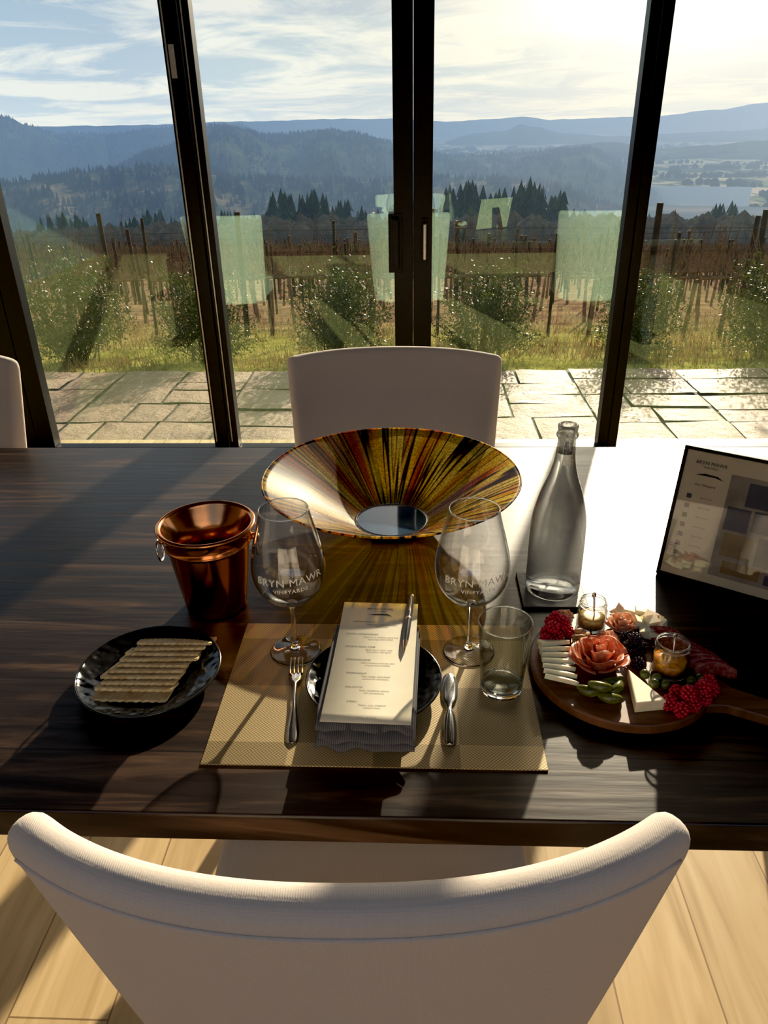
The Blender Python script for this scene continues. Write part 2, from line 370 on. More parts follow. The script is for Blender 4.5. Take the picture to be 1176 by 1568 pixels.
# ------------------------------------------------------------------ plates
def platemat():
    m, nt, out = newmat('black_stoneware'); b = N(nt, 'ShaderNodeBsdfPrincipled'); tc = N(nt, 'ShaderNodeTexCoord')
    b.inputs['Base Color'].default_value = (.008, .008, .009, 1); b.inputs['Roughness'].default_value = .2
    vo = N(nt, 'ShaderNodeTexVoronoi', i_Scale=85.0); vo.feature = 'SMOOTH_F1'; L(nt, tc.outputs['Object'], vo.inputs[0])
    bp = N(nt, 'ShaderNodeBump', i_Strength=.7, i_Distance=.003); L(nt, vo.outputs['Distance'], bp.inputs['Height']); L(nt, bp.outputs[0], b.inputs['Normal'])
    L(nt, b.outputs[0], out.inputs[0]); return m
M_PLATE = platemat(); M_RIM = pbsdf('plate_rim_glaze', (.02, .018, .017), .15, 0, .6, 40, .2)
def plate(x, y, r, z):
    e = empty('plate', (x, y, z))
    pr = spline([(0, .0), (.045, .0), (.058, .0), (.068, .004), (r-.012, .012), (r-.003, .0175)], 4)
    inner = spline([(r-.003, .0205), (r-.012, .0155), (.068, .0075), (.058, .0040), (.04, .0035), (0, .0035)], 4)
    lathe('dish', pr+[(r, .019)]+inner, M_PLATE, 72, e)
    ring = [((r-.0015)*cos(a), (r-.0015)*sin(a), .0195) for a in [2*pi*k/72 for k in range(72)]]
    tube('rim', ring, .0017, M_RIM, e, 8, True); return e
plate(-.390, .852, .104, .7503); plate(-.060, .836, .097, PZ+.0003)

def crackers():
    # ten thin scalloped crackers, shingled: each one's front edge rests on the cracker in front of it
    mb = MB(); n = 10
    for i in range(n):
        nx = 56; v = []; f = []
        W, D, T = .116-.005*(i % 3), .036, .0036
        for k in range(nx+1):
            x = -W/2+W*k/nx
            endr = 0 if 0 < k < nx else .003
            for (yy, zz) in ((0, 0), (D, 0), (D, T), (0, T)):
                wob = .0010*sin(k*1.12+i)
                v.append((x, yy+(wob if yy > 0 else -wob)+(endr if yy == 0 else -endr), zz+.0003*sin(k*1.7+i)))
        for k in range(nx):
            a = k*4; b = a+4
            for q in range(4): f.append((a+q, b+q, b+(q+1) % 4, a+(q+1) % 4))
        f.append((0, 1, 2, 3)); f.append((nx*4+3, nx*4+2, nx*4+1, nx*4))
        tilt = 22 if i else 12
        Mx = Matrix.Translation((-.009+.0036*(i-4.5)+random.uniform(-.005, .005), -.068+i*.0132, .0185 if i else .0110)) @ Matrix.Rotation(random.uniform(-.03, .03)+.02, 4, 'Z') @ Matrix.Rotation(math.radians(-tilt), 4, 'X')
        mb.add(v, f, Mx)
    m, nt, out = newmat('baked_cracker'); b = N(nt, 'ShaderNodeBsdfPrincipled'); tc = N(nt, 'ShaderNodeTexCoord')
    vo = N(nt, 'ShaderNodeTexNoise', i_Scale=60.0, i_Detail=5.0, i_Roughness=.7); L(nt, tc.outputs['Object'], vo.inputs[0])
    r = ramp(nt, [(.34, (.72, .46, .18)), (.5, (.88, .65, .32)), (.66, (.95, .79, .46))]); L(nt, vo.outputs['Fac'], r.inputs[0]); L(nt, r.outputs[0], b.inputs['Base Color'])
    b.inputs['Roughness'].default_value = .6
    bp = N(nt, 'ShaderNodeBump', i_Strength=.25, i_Distance=.002); L(nt, vo.outputs['Fac'], bp.inputs['Height']); L(nt, bp.outputs[0], b.inputs['Normal'])
    tl = N(nt, 'ShaderNodeBsdfTranslucent'); L(nt, r.outputs[0], tl.inputs[0]); mx = N(nt, 'ShaderNodeMixShader', i_0=.1)
    L(nt, b.outputs[0], mx.inputs[1]); L(nt, tl.outputs[0], mx.inputs[2]); L(nt, mx.outputs[0], out.inputs[0])
    o = mb.make('crackers', m, False); o.location = (-.378, .857, .7503)
crackers()

# ------------------------------------------------------------------ napkin, menu, pen
def napkin():
    m, nt, out = newmat('striped_napkin'); b = N(nt, 'ShaderNodeBsdfPrincipled'); tc = N(nt, 'ShaderNodeTexCoord')
    wv = N(nt, 'ShaderNodeTexWave', i_Scale=110.0); wv.bands_direction = 'X'; L(nt, tc.outputs['Object'], wv.inputs[0])
    r = ramp(nt, [(.45, (.06, .058, .065)), (.7, (.12, .115, .12))]); L(nt, wv.outputs['Fac'], r.inputs[0]); L(nt, r.outputs[0], b.inputs['Base Color'])
    b.inputs['Roughness'].default_value = .9; L(nt, b.outputs[0], out.inputs[0])
    mb = MB(); layers = 3; ny, nx = 26, 40
    for l in range(layers):
        v = []; f = []; off = .0055*l
        for s_ in (0, 1):
            for j in range(ny+1):
                tj = j/ny; y = -.128+.008*l*(.6 if l % 2 else 1)+tj*(.230-.008*l)
                for i in range(nx+1):
                    x = -.064+.128*i/nx*(1-.02*(l % 2))
                    base = .0215 if y > -.088 else .0215-.013*min(1, (-.088-y)/.04)
                    wave = .0026*sin(i*.50+l*1.9)*(1-tj)*1.1
                    v.append((x+.003*sin(l*2), y+.003*sin(i*.4+l)*(1-tj), base+off+wave+(.0034 if s_ else 0)))
        K = (ny+1)*(nx+1)
        for j in range(ny):
            for i in range(nx):
                a = j*(nx+1)+i; f.append((a, a+nx+1, a+nx+2, a+1)); f.append((K+a, K+a+1, K+a+nx+2, K+a+nx+1))
        for i in range(nx):
            a = i; f.append((a, a+1, K+a+1, K+a)); a = ny*(nx+1)+i; f.append((a, K+a, K+a+1, a+1))
        for j in range(ny):
            a = j*(nx+1); f.append((a, K+a, K+a+nx+1, a+nx+1)); a = j*(nx+1)+nx; f.append((a, a+nx+1, K+a+nx+1, K+a))
        mb.add(v, f)
    o = mb.make('napkin', m, True); o.location = (-.061, .833, PZ); o.rotation_euler = (0, 0, math.radians(-2)); return o
napkin()
M_PAPER = pbsdf('menu_paper', (.74, .68, .53), .7, 0, .3, 40, .03); M_INK = pbsdf('ink', (.02, .02, .02), .6, 0, .3, 40, .1)
M_INK2 = pbsdf('brown_ink', (.14, .09, .06), .6, 0, .3, 40, .1)
def menu():
    e = empty('menu_card', (-.060, .850, .7935)); e.rotation_euler = (math.radians(1.0), 0, math.radians(-2.0))
    W, H = .1165, .262; n = 16; v = []; f = []
    cur = lambda y: .0035*(y/(H/2))**2
    for j in range(n+1):
        y = -H/2+H*j/n
        for x in (-W/2, W/2): v.append((x, y, cur(y)))
    for j in range(n): f.append((2*j, 2*j+1, 2*j+3, 2*j+2))
    o = mesh_obj('card', v, f, M_PAPER, True, e); s = o.modifiers.new('s', 'SOLIDIFY'); s.thickness = .0006; s.offset = -1
    def put(txt, size, y, mat, x=0):
        tv, tf = text_data(txt, size); mesh_obj('print', [(p.x+x, p.y+y, cur(p.y+y)+.0004) for p in tv], tf, mat, parent=e)
    put('BRYN MAWR', .0068, .113, M_INK2); put('VINEYARDS', .0035, .108, M_INK2)
    v2 = [(-.018, .100), (-.006, .104), (.012, .1035), (.020, .098), (.010, .1005), (-.006, .1005)]
    mesh_obj('logo', [(a, b_, cur(b_)+.0004) for a, b_ in v2], [tuple(range(5, -1, -1))], M_INK, parent=e)
    rows = [('TASTING FLIGHT', 'Pinot Gris, Willamette Valley', '2021 Estate'), ('ESTATE CHARDONNAY', 'Bright citrus, hazelnut, stone fruit', 'and a long mineral finish'),
            ('RESERVE PINOT NOIR', 'Black cherry, clove, cedar', 'forest floor, fine tannin'), ('SPARKLING ROSE', 'Wild strawberry, brioche, lime', 'crisp persistent bubbles'),
            ('TEMPRANILLO', 'Plum, leather, dried herbs', 'served with charcuterie'), ('DOLCETTO', 'Violet, blackberry, almond', 'soft and generous'), ('SYRAH', 'Pepper, olive, blueberry', 'smoked meats')]
    for i, (a, b_, c_) in enumerate(rows):
        y = .082-i*.029
        put(a, .0045, y, M_INK, -.022); put(b_, .0038, y-.0062, M_INK2, .006); put(c_, .0038, y-.0112, M_INK2, .006)
    put('GLASS  |  BOTTLE', .0035, -.122, M_INK2)
menu()
def pen():
    e = empty('pen', (-.012, .932, .8008)); e.rotation_euler = (math.radians(1.0), 0, math.radians(-4))
    M_P = pbsdf('pen_barrel', (.03, .025, .025), .2, 0, .5, 30, .2); M_G = pbsdf('pen_metal', (.75, .50, .36), .2, 1, .5, 30, .1)
    def seg_(nm, pr, mat):
        o = lathe(nm, pr, mat, 20, e); o.rotation_euler = (math.radians(-90), 0, 0)
    seg_('barrel', [(.0040, -.050), (.0048, -.03), (.0050, .0), (.0048, .060), (.0040, .066), (0, .067)], M_P)
    seg_('grip', [(0, -.072), (.0008, -.071), (.0012, -.067), (.0030, -.058), (.0040, -.050)], M_G)
    seg_('band', [(.0051, .000), (.0053, .001), (.0053, .005), (.0051, .006)], M_G)
    box('clip', -.0012, .0012, .018, .062, .0052, .0064, M_G, .0004, e)
pen()

# ------------------------------------------------------------------ cutlery
def blade(name, prof, thick, parent, mat=M_STEEL, zf=None):
    v = []; f = []
    P = spline(prof, 4)
    for y, hw, z in P:
        hw = max(hw, .0004)
        v += [(-hw, y, z), (-hw*.5, y, z+thick*.6), (0, y, z+thick), (hw*.5, y, z+thick*.6), (hw, y, z), (0, y, z-thick*.15)]
    for k in range(len(P)-1):
        for q in range(6): f.append((k*6+q, k*6+(q+1) % 6, k*6+6+(q+1) % 6, k*6+6+q))
    f.append(tuple(range(5, -1, -1))); n = (len(P)-1)*6; f.append(tuple(n+q for q in range(6)))
    o = mesh_obj(name, v, f, mat, True, parent); return o
fk = empty('fork', (-.1705, .808, PZ+.0004), math.radians(6))
blade('handle', [(-.086, .002, .001), (-.082, .0075, .0012), (-.065, .0085, .002), (-.04, .0058, .004), (-.01, .0030, .006), (.02, .0026, .007), (.030, .0045, .006), (.040, .0100, .0035), (.052, .0108, .002), (.054, .0106, .002)], .0022, fk)
for i in range(4):
    x = -.0087+.0058*i
    mb = MB(); mb.prism((x, .052, .003), (x*1.0, .088, .0045), .0018, .0011, 8); mb.make(f'tine_{i}', M_STEEL, True, fk)
kn = empty('butter_knife', (.046, .796, PZ+.0004), math.radians(-2))
blade('knife_handle', [(-.074, .004, .0012), (-.070, .0085, .0015), (-.05, .0095, .003), (-.03, .0085, .004), (-.012, .006, .004), (-.006, .004, .003)], .0055, kn)
blade('knife_blade', [(-.008, .004, .003), (.004, .006, .0025), (.015, .0105, .002), (.035, .0120, .001), (.055, .0110, .001), (.068, .006, .001), (.071, .001, .001)], .0016, kn)

# ------------------------------------------------------------------ wine glasses
WG = spline([(.003, .088), (.012, .091), (.032, .102), (.047, .121), (.0535, .145), (.0525, .168), (.0465, .197), (.0400, .222), (.0350, .244)], 6)
M_WHITE = pbsdf('frosted_print', (.85, .80, .70), .6, 0, .3, 50, .05)
def wine_glass(x, y, trot=0):
    e = empty('wine_glass', (x, y, PZ+.0002))
    foot = spline([(0, .0002), (.036, 0), (.0378, .0008), (.036, .0018), (.020, .004), (.008, .008), (.0042, .016), (.0036, .04), (.0036, .07), (.005, .084), (.0085, .0885), (0, .0895)], 4)
    lathe('foot_and_stem', foot, M_SOLID, 48, e)
    inner = [(max(r-.0011, 0), z+.0006) for r, z in WG][::-1]
    inner[-1] = (0, inner[-1][1])
    lathe('glass_bowl', WG+inner, M_GLASS, 64, e)
    rim = [(.0347*cos(a), .0347*sin(a), .2445) for a in [2*pi*k/64 for k in range(64)]]
    tube('lip', rim, .0008, M_SOLID, e, 6, True)
    def rad(z):
        best = min(WG[6:], key=lambda p: abs(p[1]-z)); return best[0]+.0007
    for txt, sz, z0 in (('BRYN MAWR', .0158, .151), ('VINEYARDS', .0088, .139)):
        tv, tf = text_data(txt, sz, spacing=1.08)
        vs = []
        for p in tv:
            z = z0+p.y+.0025*math.tanh(p.x*20); r = rad(z); a = p.x/.052
            vs.append((r*sin(a), -r*cos(a), z))
        o = mesh_obj('etched_lettering', vs, tf, M_WHITE, parent=e)
        o.rotation_euler = (0, 0, -math.atan2(x, y)+trot)
wine_glass(-.185, .919); wine_glass(.080, .922, .20)
def tumbler():
    e = empty('tumbler', (.121, .838, PZ+.0002))
    lathe('tumbler_body', [(.0300, .010), (.0325, .05), (.0365, .113), (.0370, .1155), (.0362, .1165), (.0350, .114), (.0310, .05), (.0285, .014), (.026, .0112), (0, .0102)], M_TUMB, 56, e)
    lathe('tumbler_base', [(0, 0), (.027, 0), (.0295, .002), (.0301, .0098), (.0285, .0102), (0, .0098)], M_SOLID, 56, e)
    tube('tumbler_lip', [(.0362*cos(a), .0362*sin(a), .1160) for a in [2*pi*k/56 for k in range(56)]], .0009, M_SOLID, e, 6, True)
tumbler()

# ------------------------------------------------------------------ bottle + coaster
M_SLATE = pbsdf('slate', (.012, .012, .014), .5, 0, .5, 50, .3, .4, 80)
box('coaster', -.054, .054, -.054, .054, 0, .006, M_SLATE, .0015).location = (.231, 1.090, .7502)
def bottle():
    e = empty('bottle', (.233, 1.093, .7566))
    out_ = spline([(0, .006), (.020, .004), (.036, .0), (.043, .002), (.0455, .010), (.0455, .06), (.0450, .115), (.0425, .145), (.034, .180), (.0235, .210), (.0172, .235), (.0148, .255), (.0140, .278)], 5)
    lip = [(.0165, .279), (.0172, .282), (.0165, .285), (.0150, .287), (.0152, .292), (.0160, .2945), (.0158, .2975), (.0140, .299), (.0112, .2985), (.0105, .29), (.0105, .252), (0, .250)]
    lathe('bottle_glass', out_+lip, solidglass('bottle_glass', (.70, .71, .71), 1.36, 0, .28), 64, e)
bottle()

# ------------------------------------------------------------------ copper bucket
def bucket():
    e = empty('copper_bucket', (-.338, 1.046, .7502))
    pr = [(0, 0), (.046, 0), (.0495, .002), (.0505, .006), (.066, .120), (.0675, .1235), (.0705, .125), (.0705, .1275), (.069, .129), (.0735, .150)]
    lip = [(.0755, .152), (.0785, .153), (.0800, .1555), (.0785, .158), (.0750, .1588), (.0715, .157)]
    inner = spline([(.0700, .154), (.060, .137), (.050, .118), (.045, .095), (.043, .05), (.041, .006), (0, .004)], 4)
    lathe('pail', pr+lip+inner, M_COPPER, 72, e)
    for s_, a in ((1, math.radians(8)), (-1, math.radians(188))):
        h = empty('ring_handle', (0, 0, 0)); h.parent = e; h.rotation_euler = (0, 0, a)
        mb = MB(); mb.ball((.0735, 0, .128), (.006, .006, .006), ICO2); mb.make('knob', M_COPPER, True, h)
        tube('ring', [(.079+.002*sin(q), .017*cos(q), .112+.017*sin(q)) for q in [2*pi*k/32 for k in range(32)]], .0019, M_STEEL, h, 8, True)
bucket()

# ------------------------------------------------------------------ art glass bowl
def bowl():
    m, nt, out = newmat('art_glass'); tc = N(nt, 'ShaderNodeTexCoord'); sp = N(nt, 'ShaderNodeSeparateXYZ'); L(nt, tc.outputs['Object'], sp.inputs[0])
    ln = N(nt, 'ShaderNodeVectorMath', operation='LENGTH')
    nrm = N(nt, 'ShaderNodeVectorMath', operation='NORMALIZE'); cb0 = N(nt, 'ShaderNodeCombineXYZ'); L(nt, sp.outputs['X'], cb0.inputs[0]); L(nt, sp.outputs['Y'], cb0.inputs[1]); L(nt, cb0.outputs[0], nrm.inputs[0]); L(nt, cb0.outputs[0], ln.inputs[0])
    s2 = N(nt, 'ShaderNodeSeparateXYZ'); L(nt, nrm.outputs[0], s2.inputs[0])
    def streak(scale, zf, detail, seedoff):
        cb = N(nt, 'ShaderNodeCombineXYZ'); L(nt, s2.outputs[0], cb.inputs[0]); L(nt, s2.outputs[1], cb.inputs[1])
        lz = N(nt, 'ShaderNodeMath', operation='MULTIPLY_ADD', i_1=zf, i_2=seedoff); L(nt, ln.outputs['Value'], lz.inputs[0]); L(nt, lz.outputs[0], cb.inputs[2])
        n_ = N(nt, 'ShaderNodeTexNoise', i_Scale=scale, i_Detail=detail, i_Roughness=.4); L(nt, cb.outputs[0], n_.inputs['Vector']); return n_.outputs['Fac']
    na = streak(11.0, .22, .5, 0.0); nb_ = streak(5.0, .8, 1.0, 7.3)
    # dark rods versus amber glass; amber hue itself varies in broad patches
    rd = ramp(nt, [(.40, (1, 1, 1)), (.455, (.03, .012, .006)), (.50, (.05, .02, .01)), (.535, (1, 1, 1)), (.60, (1, 1, 1)), (.64, (.10, .03, .03)), (.68, (1, 1, 1))]); L(nt, na, rd.inputs[0])
    rh = ramp(nt, [(.30, (.55, .10, .02)), (.42, (.85, .38, .03)), (.50, (.92, .62, .06)), (.58, (.98, .78, .14)), (.66, (.75, .25, .05)), (.74, (.85, .62, .45))]); L(nt, nb_, rh.inputs[0])
    m0 = N(nt, 'ShaderNodeMix', data_type='RGBA', blend_type='MULTIPLY'); m0.inputs[0].default_value = 1; L(nt, rh.outputs[0], m0.inputs[6]); L(nt, rd.outputs[0], m0.inputs[7])
    n2 = N(nt, 'ShaderNodeTexNoise', i_Scale=260.0, i_Detail=2.0); L(nt, tc.outputs['Object'], n2.inputs['Vector'])
    r2 = ramp(nt, [(.38, (.55, .5, .4)), (.62, (1.15, 1.05, .85))]); L(nt, n2.outputs['Fac'], r2.inputs[0])
    mu = N(nt, 'ShaderNodeMix', data_type='RGBA', blend_type='MULTIPLY'); mu.inputs[0].default_value = 1; L(nt, m0.outputs[2], mu.inputs[6]); L(nt, r2.outputs[0], mu.inputs[7])
    b = N(nt, 'ShaderNodeBsdfPrincipled'); b.inputs['Roughness'].default_value = .4; b.inputs['Specular IOR Level'].default_value = .3; b.inputs['Coat Weight'].default_value = .5; b.inputs['Coat Roughness'].default_value = .02
    L(nt, mu.outputs[2], b.inputs['Base Color'])
    tl = N(nt, 'ShaderNodeBsdfTranslucent'); L(nt, mu.outputs[2], tl.inputs[0])
    trn = N(nt, 'ShaderNodeBsdfTransparent'); L(nt, mu.outputs[2], trn.inputs[0])
    mx = N(nt, 'ShaderNodeMixShader', i_0=.55); L(nt, b.outputs[0], mx.inputs[1]); L(nt, tl.outputs[0], mx.inputs[2])
    mx2 = N(nt, 'ShaderNodeMixShader', i_0=.25); L(nt, mx.outputs[0], mx2.inputs[1]); L(nt, trn.outputs[0], mx2.inputs[2]); L(nt, mx2.outputs[0], out.inputs[0])
    e = empty('glass_bowl', (-.050, 1.337, .7502))
    i_ = spline([(.2505, .1085), (.178, .070), (.118, .034), (.082, .013), (.072, .009)], 6)
    lathe('bowl_body', [(.252, .107)]+i_, m, 96, e)
    tube('centre_ring', [(.072*cos(a), .072*sin(a), .0095) for a in [2*pi*k/64 for k in range(64)]], .003, M_SOLID, e, 8, True)
    lathe('bowl_centre', [(.0, .009), (.03, .0088), (.072, .0092)], pbsdf('pale_glass', (.04, .07, .11), .04, 0, .9, 12, .5, coat=1), 64, e)
    lathe('bowl_foot', [(0, 0), (.058, 0), (.066, .002), (.070, .008)], M_RIM, 48, e)
    tube('rim_edge', [(.2515*cos(a), .2515*sin(a), .1080) for a in [2*pi*k/96 for k in range(96)]], .0020, m, e, 6, True)
bowl()

# ------------------------------------------------------------------ framed map sign
def sign():
    e = empty('framed_vineyard_map', (.428, 1.155, .7503)); yaw = math.atan2(-.096, .156)
    lean = math.radians(-14.5)
    e.matrix_world = Matrix.Translation((.428, 1.155, .7515)) @ Matrix.Rotation(yaw, 4, 'Z') @ Matrix.Rotation(lean, 4, 'X')
    W, H, B = .30, .232, .006
    box('frame_bottom', 0, W, -.006, .006, 0, B, M_BLACK, .001, e); box('frame_top', 0, W, -.006, .006, H-B, H, M_BLACK, .001, e)
    box('frame_left', 0, B, -.006, .006, B, H-B, M_BLACK, .001, e); box('frame_right', W-B, W, -.006, .006, B, H-B, M_BLACK, .001, e)
    paper = pbsdf('map_paper', (.60, .51, .34), .6, 0, .3, 20, .06)
    box('sheet', B, W-B, -.002, .003, B, H-B, paper, 0, e)
    dk = pbsdf('map_base', (.26, .22, .17), .5, 0, .3, 20, .3)
    blocks = [pbsdf('map_block_%s' % c, v_, .5, 0, .3, 20, .2) for c, v_ in (('slate', (.06, .06, .08)), ('plum', (.11, .05, .06)), ('olive', (.11, .11, .05)), ('ochre', (.22, .14, .05)))]
    def rect(x0, x1, z0, z1, mat, d=-.0025): mesh_obj('map_patch', [(x0, d, z0), (x1, d, z0), (x1, d, z1), (x0, d, z1)], [(0, 1, 2, 3)], mat, parent=e)
    rect(.082, .288, .022, .198, dk)
    pt = [(.112, .150, .150, .190), (.154, .205, .155, .192), (.210, .280, .145, .190), (.088, .125, .105, .145), (.130, .165, .110, .146), (.170, .225, .100, .150), (.230, .282, .095, .140), (.092, .14, .060, .100), (.146, .19, .055, .104), (.196, .24, .050, .094), (.246, .282, .040, .090), (.10, .16, .030, .052), (.168, .235, .028, .045)]
    for i, p in enumerate(pt): rect(p[0], p[1], p[2], p[3], blocks[i % 4 if i % 3 else 0], -.0028)
    def put(txt, sz, x, z, mat=M_INK):
        tv, tf = text_data(txt, sz); mesh_obj('print', [(p.x+x, -.003, p.y+z) for p in tv], tf, mat, parent=e)
    put('BRYN MAWR', .0085, .048, .205); put('VINEYARDS', .0045, .048, .199)
    mesh_obj('logo', [(.026, -.003, .186), (.041, -.003, .190), (.062, -.003, .189), (.072, -.003, .183), (.058, -.003, .186), (.041, -.003, .186)], [tuple(range(6))], M_INK, parent=e)
    put('Our Vineyard', .006, .045, .168)
    for k in range(8):
        z = .150-.017*k; rect(.020, .028, z-.006, z+.002, blocks[k % 4]); put('Block %d Pinot' % (k+1), .0036, .052, z-.003)
    mesh_obj('cover_glass', [(B, -.0045, B), (W-B, -.0045, B), (W-B, -.0045, H-B), (B, -.0045, H-B)], [(0, 1, 2, 3)], M_GLASS, parent=e)
    mb = MB(); mb.add([(.12, .006, .16), (.18, .006, .16), (.18, .010, .16), (.12, .010, .16), (.13, .116, .034), (.17, .116, .034), (.17, .120, .036), (.13, .120, .036)], [(0, 1, 5, 4), (2, 3, 7, 6), (1, 2, 6, 5), (3, 0, 4, 7), (4, 5, 6, 7), (0, 3, 2, 1)]); mb.make('easel_leg', M_BLACK, False, e)
sign()

# ------------------------------------------------------------------ charcuterie board and food
BX, BY, BZ = .298, .882, .7502; TOP = BZ+.0162
def board():
    m, nt, out = newmat('acacia'); b = N(nt, 'ShaderNodeBsdfPrincipled'); tc = N(nt, 'ShaderNodeTexCoord'); mp = N(nt, 'ShaderNodeMapping')
    mp.inputs['Rotation'].default_value = (0, 0, .55); mp.inputs['Scale'].default_value = (6, 60, 10); L(nt, tc.outputs['Object'], mp.inputs[0])
    n1 = N(nt, 'ShaderNodeTexNoise', i_Scale=1.0, i_Detail=5.0, i_Distortion=1.0); L(nt, mp.outputs[0], n1.inputs['Vector'])
    r = ramp(nt, [(.3, (.07, .028, .010)), (.7, (.22, .09, .035))]); L(nt, n1.outputs['Fac'], r.inputs[0]); L(nt, r.outputs[0], b.inputs['Base Color']); b.inputs['Roughness'].default_value = .45
    L(nt, b.outputs[0], out.inputs[0])
    ang = math.radians(-28); ol = []
    rr = .130; a0 = math.asin(.034/rr)
    for k in range(61):
        a = ang+a0+(2*pi-2*a0)*k/60; ol.append((rr*cos(a), rr*sin(a)))
    d = Vector((cos(ang), sin(ang))); p = Vector((-sin(ang), cos(ang)))
    for s_, w_ in ((.137, -.027), (.150, -.021), (.20, -.019), (.27, -.020), (.285, -.016), (.290, 0), (.285, .016), (.27, .020), (.20, .019), (.150, .021), (.137, .027)):
        q = d*s_+p*w_; ol.append((q.x, q.y))
    n = len(ol); T = .016
    v = [(x, y, 0) for x, y in ol]+[(x, y, T) for x, y in ol]
    f = [tuple(range(n-1, -1, -1)), tuple(range(n, 2*n))]+[(i, (i+1) % n, n+(i+1) % n, n+i) for i in range(n)]
    o = mesh_obj('serving_board', v, f, m); o.location = (BX, BY, BZ)
    bv = o.modifiers.new('b', 'BEVEL'); bv.width = .003; bv.segments = 3; bv.limit_method = 'ANGLE'; bv.angle_limit = .9
board()
M_RASP = pbsdf('raspberry', (.55, .012, .035), .35, 0, .5, 200, .3, sss=.2)
M_BLKB = pbsdf('blackberry', (.02, .008, .02), .25, 0, .5, 200, .3)
M_CHZ = pbsdf('white_cheddar', (.88, .80, .55), .5, 0, .4, 60, .06, sss=.3)
M_BRIE = pbsdf('brie', (.90, .80, .54), .55, 0, .4, 60, .06, sss=.3)
M_PICK = pbsdf('pickle', (.13, .13, .025), .2, 0, .5, 90, .4)
M_NUT = pbsdf('almond', (.50, .26, .10), .6, 0, .4, 120, .3)
M_JAM = pbsdf('apricot_jam', (.80, .30, .02), .15, 0, .5, 150, .4)
def meat(name, c1, c2):
    m, nt, out = newmat(name); b = N(nt, 'ShaderNodeBsdfPrincipled'); tc = N(nt, 'ShaderNodeTexCoord')
    n1 = N(nt, 'ShaderNodeTexNoise', i_Scale=170.0, i_Detail=4.0); L(nt, tc.outputs['Object'], n1.inputs['Vector'])
    r = ramp(nt, [(.45, c1), (.66, c2)]); L(nt, n1.outputs['Fac'], r.inputs[0]); L(nt, r.outputs[0], b.inputs['Base Color']); b.inputs['Roughness'].default_value = .3
    tl = N(nt, 'ShaderNodeBsdfTranslucent'); L(nt, r.outputs[0], tl.inputs[0]); mx = N(nt, 'ShaderNodeMixShader', i_0=.4)
    L(nt, b.outputs[0], mx.inputs[1]); L(nt, tl.outputs[0], mx.inputs[2]); L(nt, mx.outputs[0], out.inputs[0]); return m
M_SAL = meat('salami', (.80, .26, .12), (.92, .58, .38)); M_SAL2 = meat('capicola', (.34, .045, .035), (.60, .20, .14)); M_PROS = meat('prosciutto', (.88, .48, .28), (.94, .74, .54))
def berries(name, pts, mat, r=.0085):
    mb = MB()
    for (x, y, z) in pts:
        rot = Matrix.Rotation(random.uniform(0, 6), 4, 'Z') @ Matrix.Rotation(random.uniform(-1.2, 1.2), 4, 'X')
        for k in range(34):
            ph = math.acos(1-2*(k+.5)/34); tt = pi*(1+5**.5)*k
            p = rot @ Vector((sin(ph)*cos(tt)*r*.82, sin(ph)*sin(tt)*r*.82, cos(ph)*r*1.0))
            s_ = r*.30; mb.ball((x+p.x, y+p.y, z+p.z), (s_, s_, s_))
    return mb.make(name, mat, True)
Zb = TOP+.0102
RB = .0098
berries('raspberries', [(.194, .918, Zb), (.212, .928, Zb), (.231, .942, Zb), (.200, .940, Zb), (.220, .955, Zb), (.210, .966, Zb), (.206, .932, Zb+.015), (.224, .944, Zb+.015), (.214, .955, Zb+.016)], M_RASP, RB)
berries('raspberries', [(.350, .772, Zb), (.369, .782, Zb), (.388, .796, Zb), (.403, .812, Zb), (.376, .803, Zb), (.385, .800, Zb+.015), (.362, .788, Zb+.014), (.338, .786, Zb), (.354, .806, Zb), (.396, .812, Zb+.014)], M_RASP, RB)
berries('blackberries', [(.314, .905, Zb), (.330, .924, Zb), (.333, .903, Zb), (.318, .886, Zb), (.322, .906, Zb+.014), (.314, .926, Zb), (.318, .867, Zb)], M_BLKB, .009)
def petal(mb, c, ang, rad, h, wdt, tilt):
    nu, nv = 9, 5; v = []; f = []
    for j in range(nv+1):
        t_ = j/nv; rr = rad+tilt*t_*t_
        for i in range(nu+1):
            u = -1+2*i/nu; a = ang+u*wdt
            z = h*(t_)*(1-.18*u*u)+.0012*sin(5*u+ang*3)*t_; r2 = rr+.0018*sin(6*u+ang)*t_
            v.append((c[0]+r2*cos(a), c[1]+r2*sin(a), c[2]+z))
    for j in range(nv):
        for i in range(nu):
            a = j*(nu+1)+i; f.append((a, a+1, a+nu+2, a+nu+1))
    mb.add(v, f)
def rose(name, c, mat, sc_=1):
    mb = MB(); a = 0
    for k, (rad, h, wdt, tilt) in enumerate([(.003, .036, 2.4, .001), (.006, .037, 1.6, .002), (.008, .036, 1.5, .003), (.011, .036, 1.3, .004), (.013, .035, 1.2, .007), (.016, .033, 1.2, .009), (.018, .031, 1.1, .011), (.020, .028, 1.0, .013), (.022, .025, .95, .015), (.024, .022, .95, .016), (.024, .020, .9, .017), (.025, .017, .9, .018), (.025, .015, .9, .018)]):
        a += 2.2; petal(mb, c, a, rad*sc_, h*sc_, wdt, tilt*sc_)
    o = mb.make(name, mat, True); s = o.modifiers.new('s', 'SOLIDIFY'); s.thickness = .0009; return o
rose('salami_rose', (.266, .878, TOP+.0005), M_SAL, 1.02)
rose('prosciutto_folds', (.320, .966, TOP+.0005), M_PROS, .60); rose('prosciutto_folds', (.236, .990, TOP+.0005), M_PROS, .34)
rose('prosciutto_folds', (.290, .932, TOP+.0005), M_PROS, .40)
mb = MB()
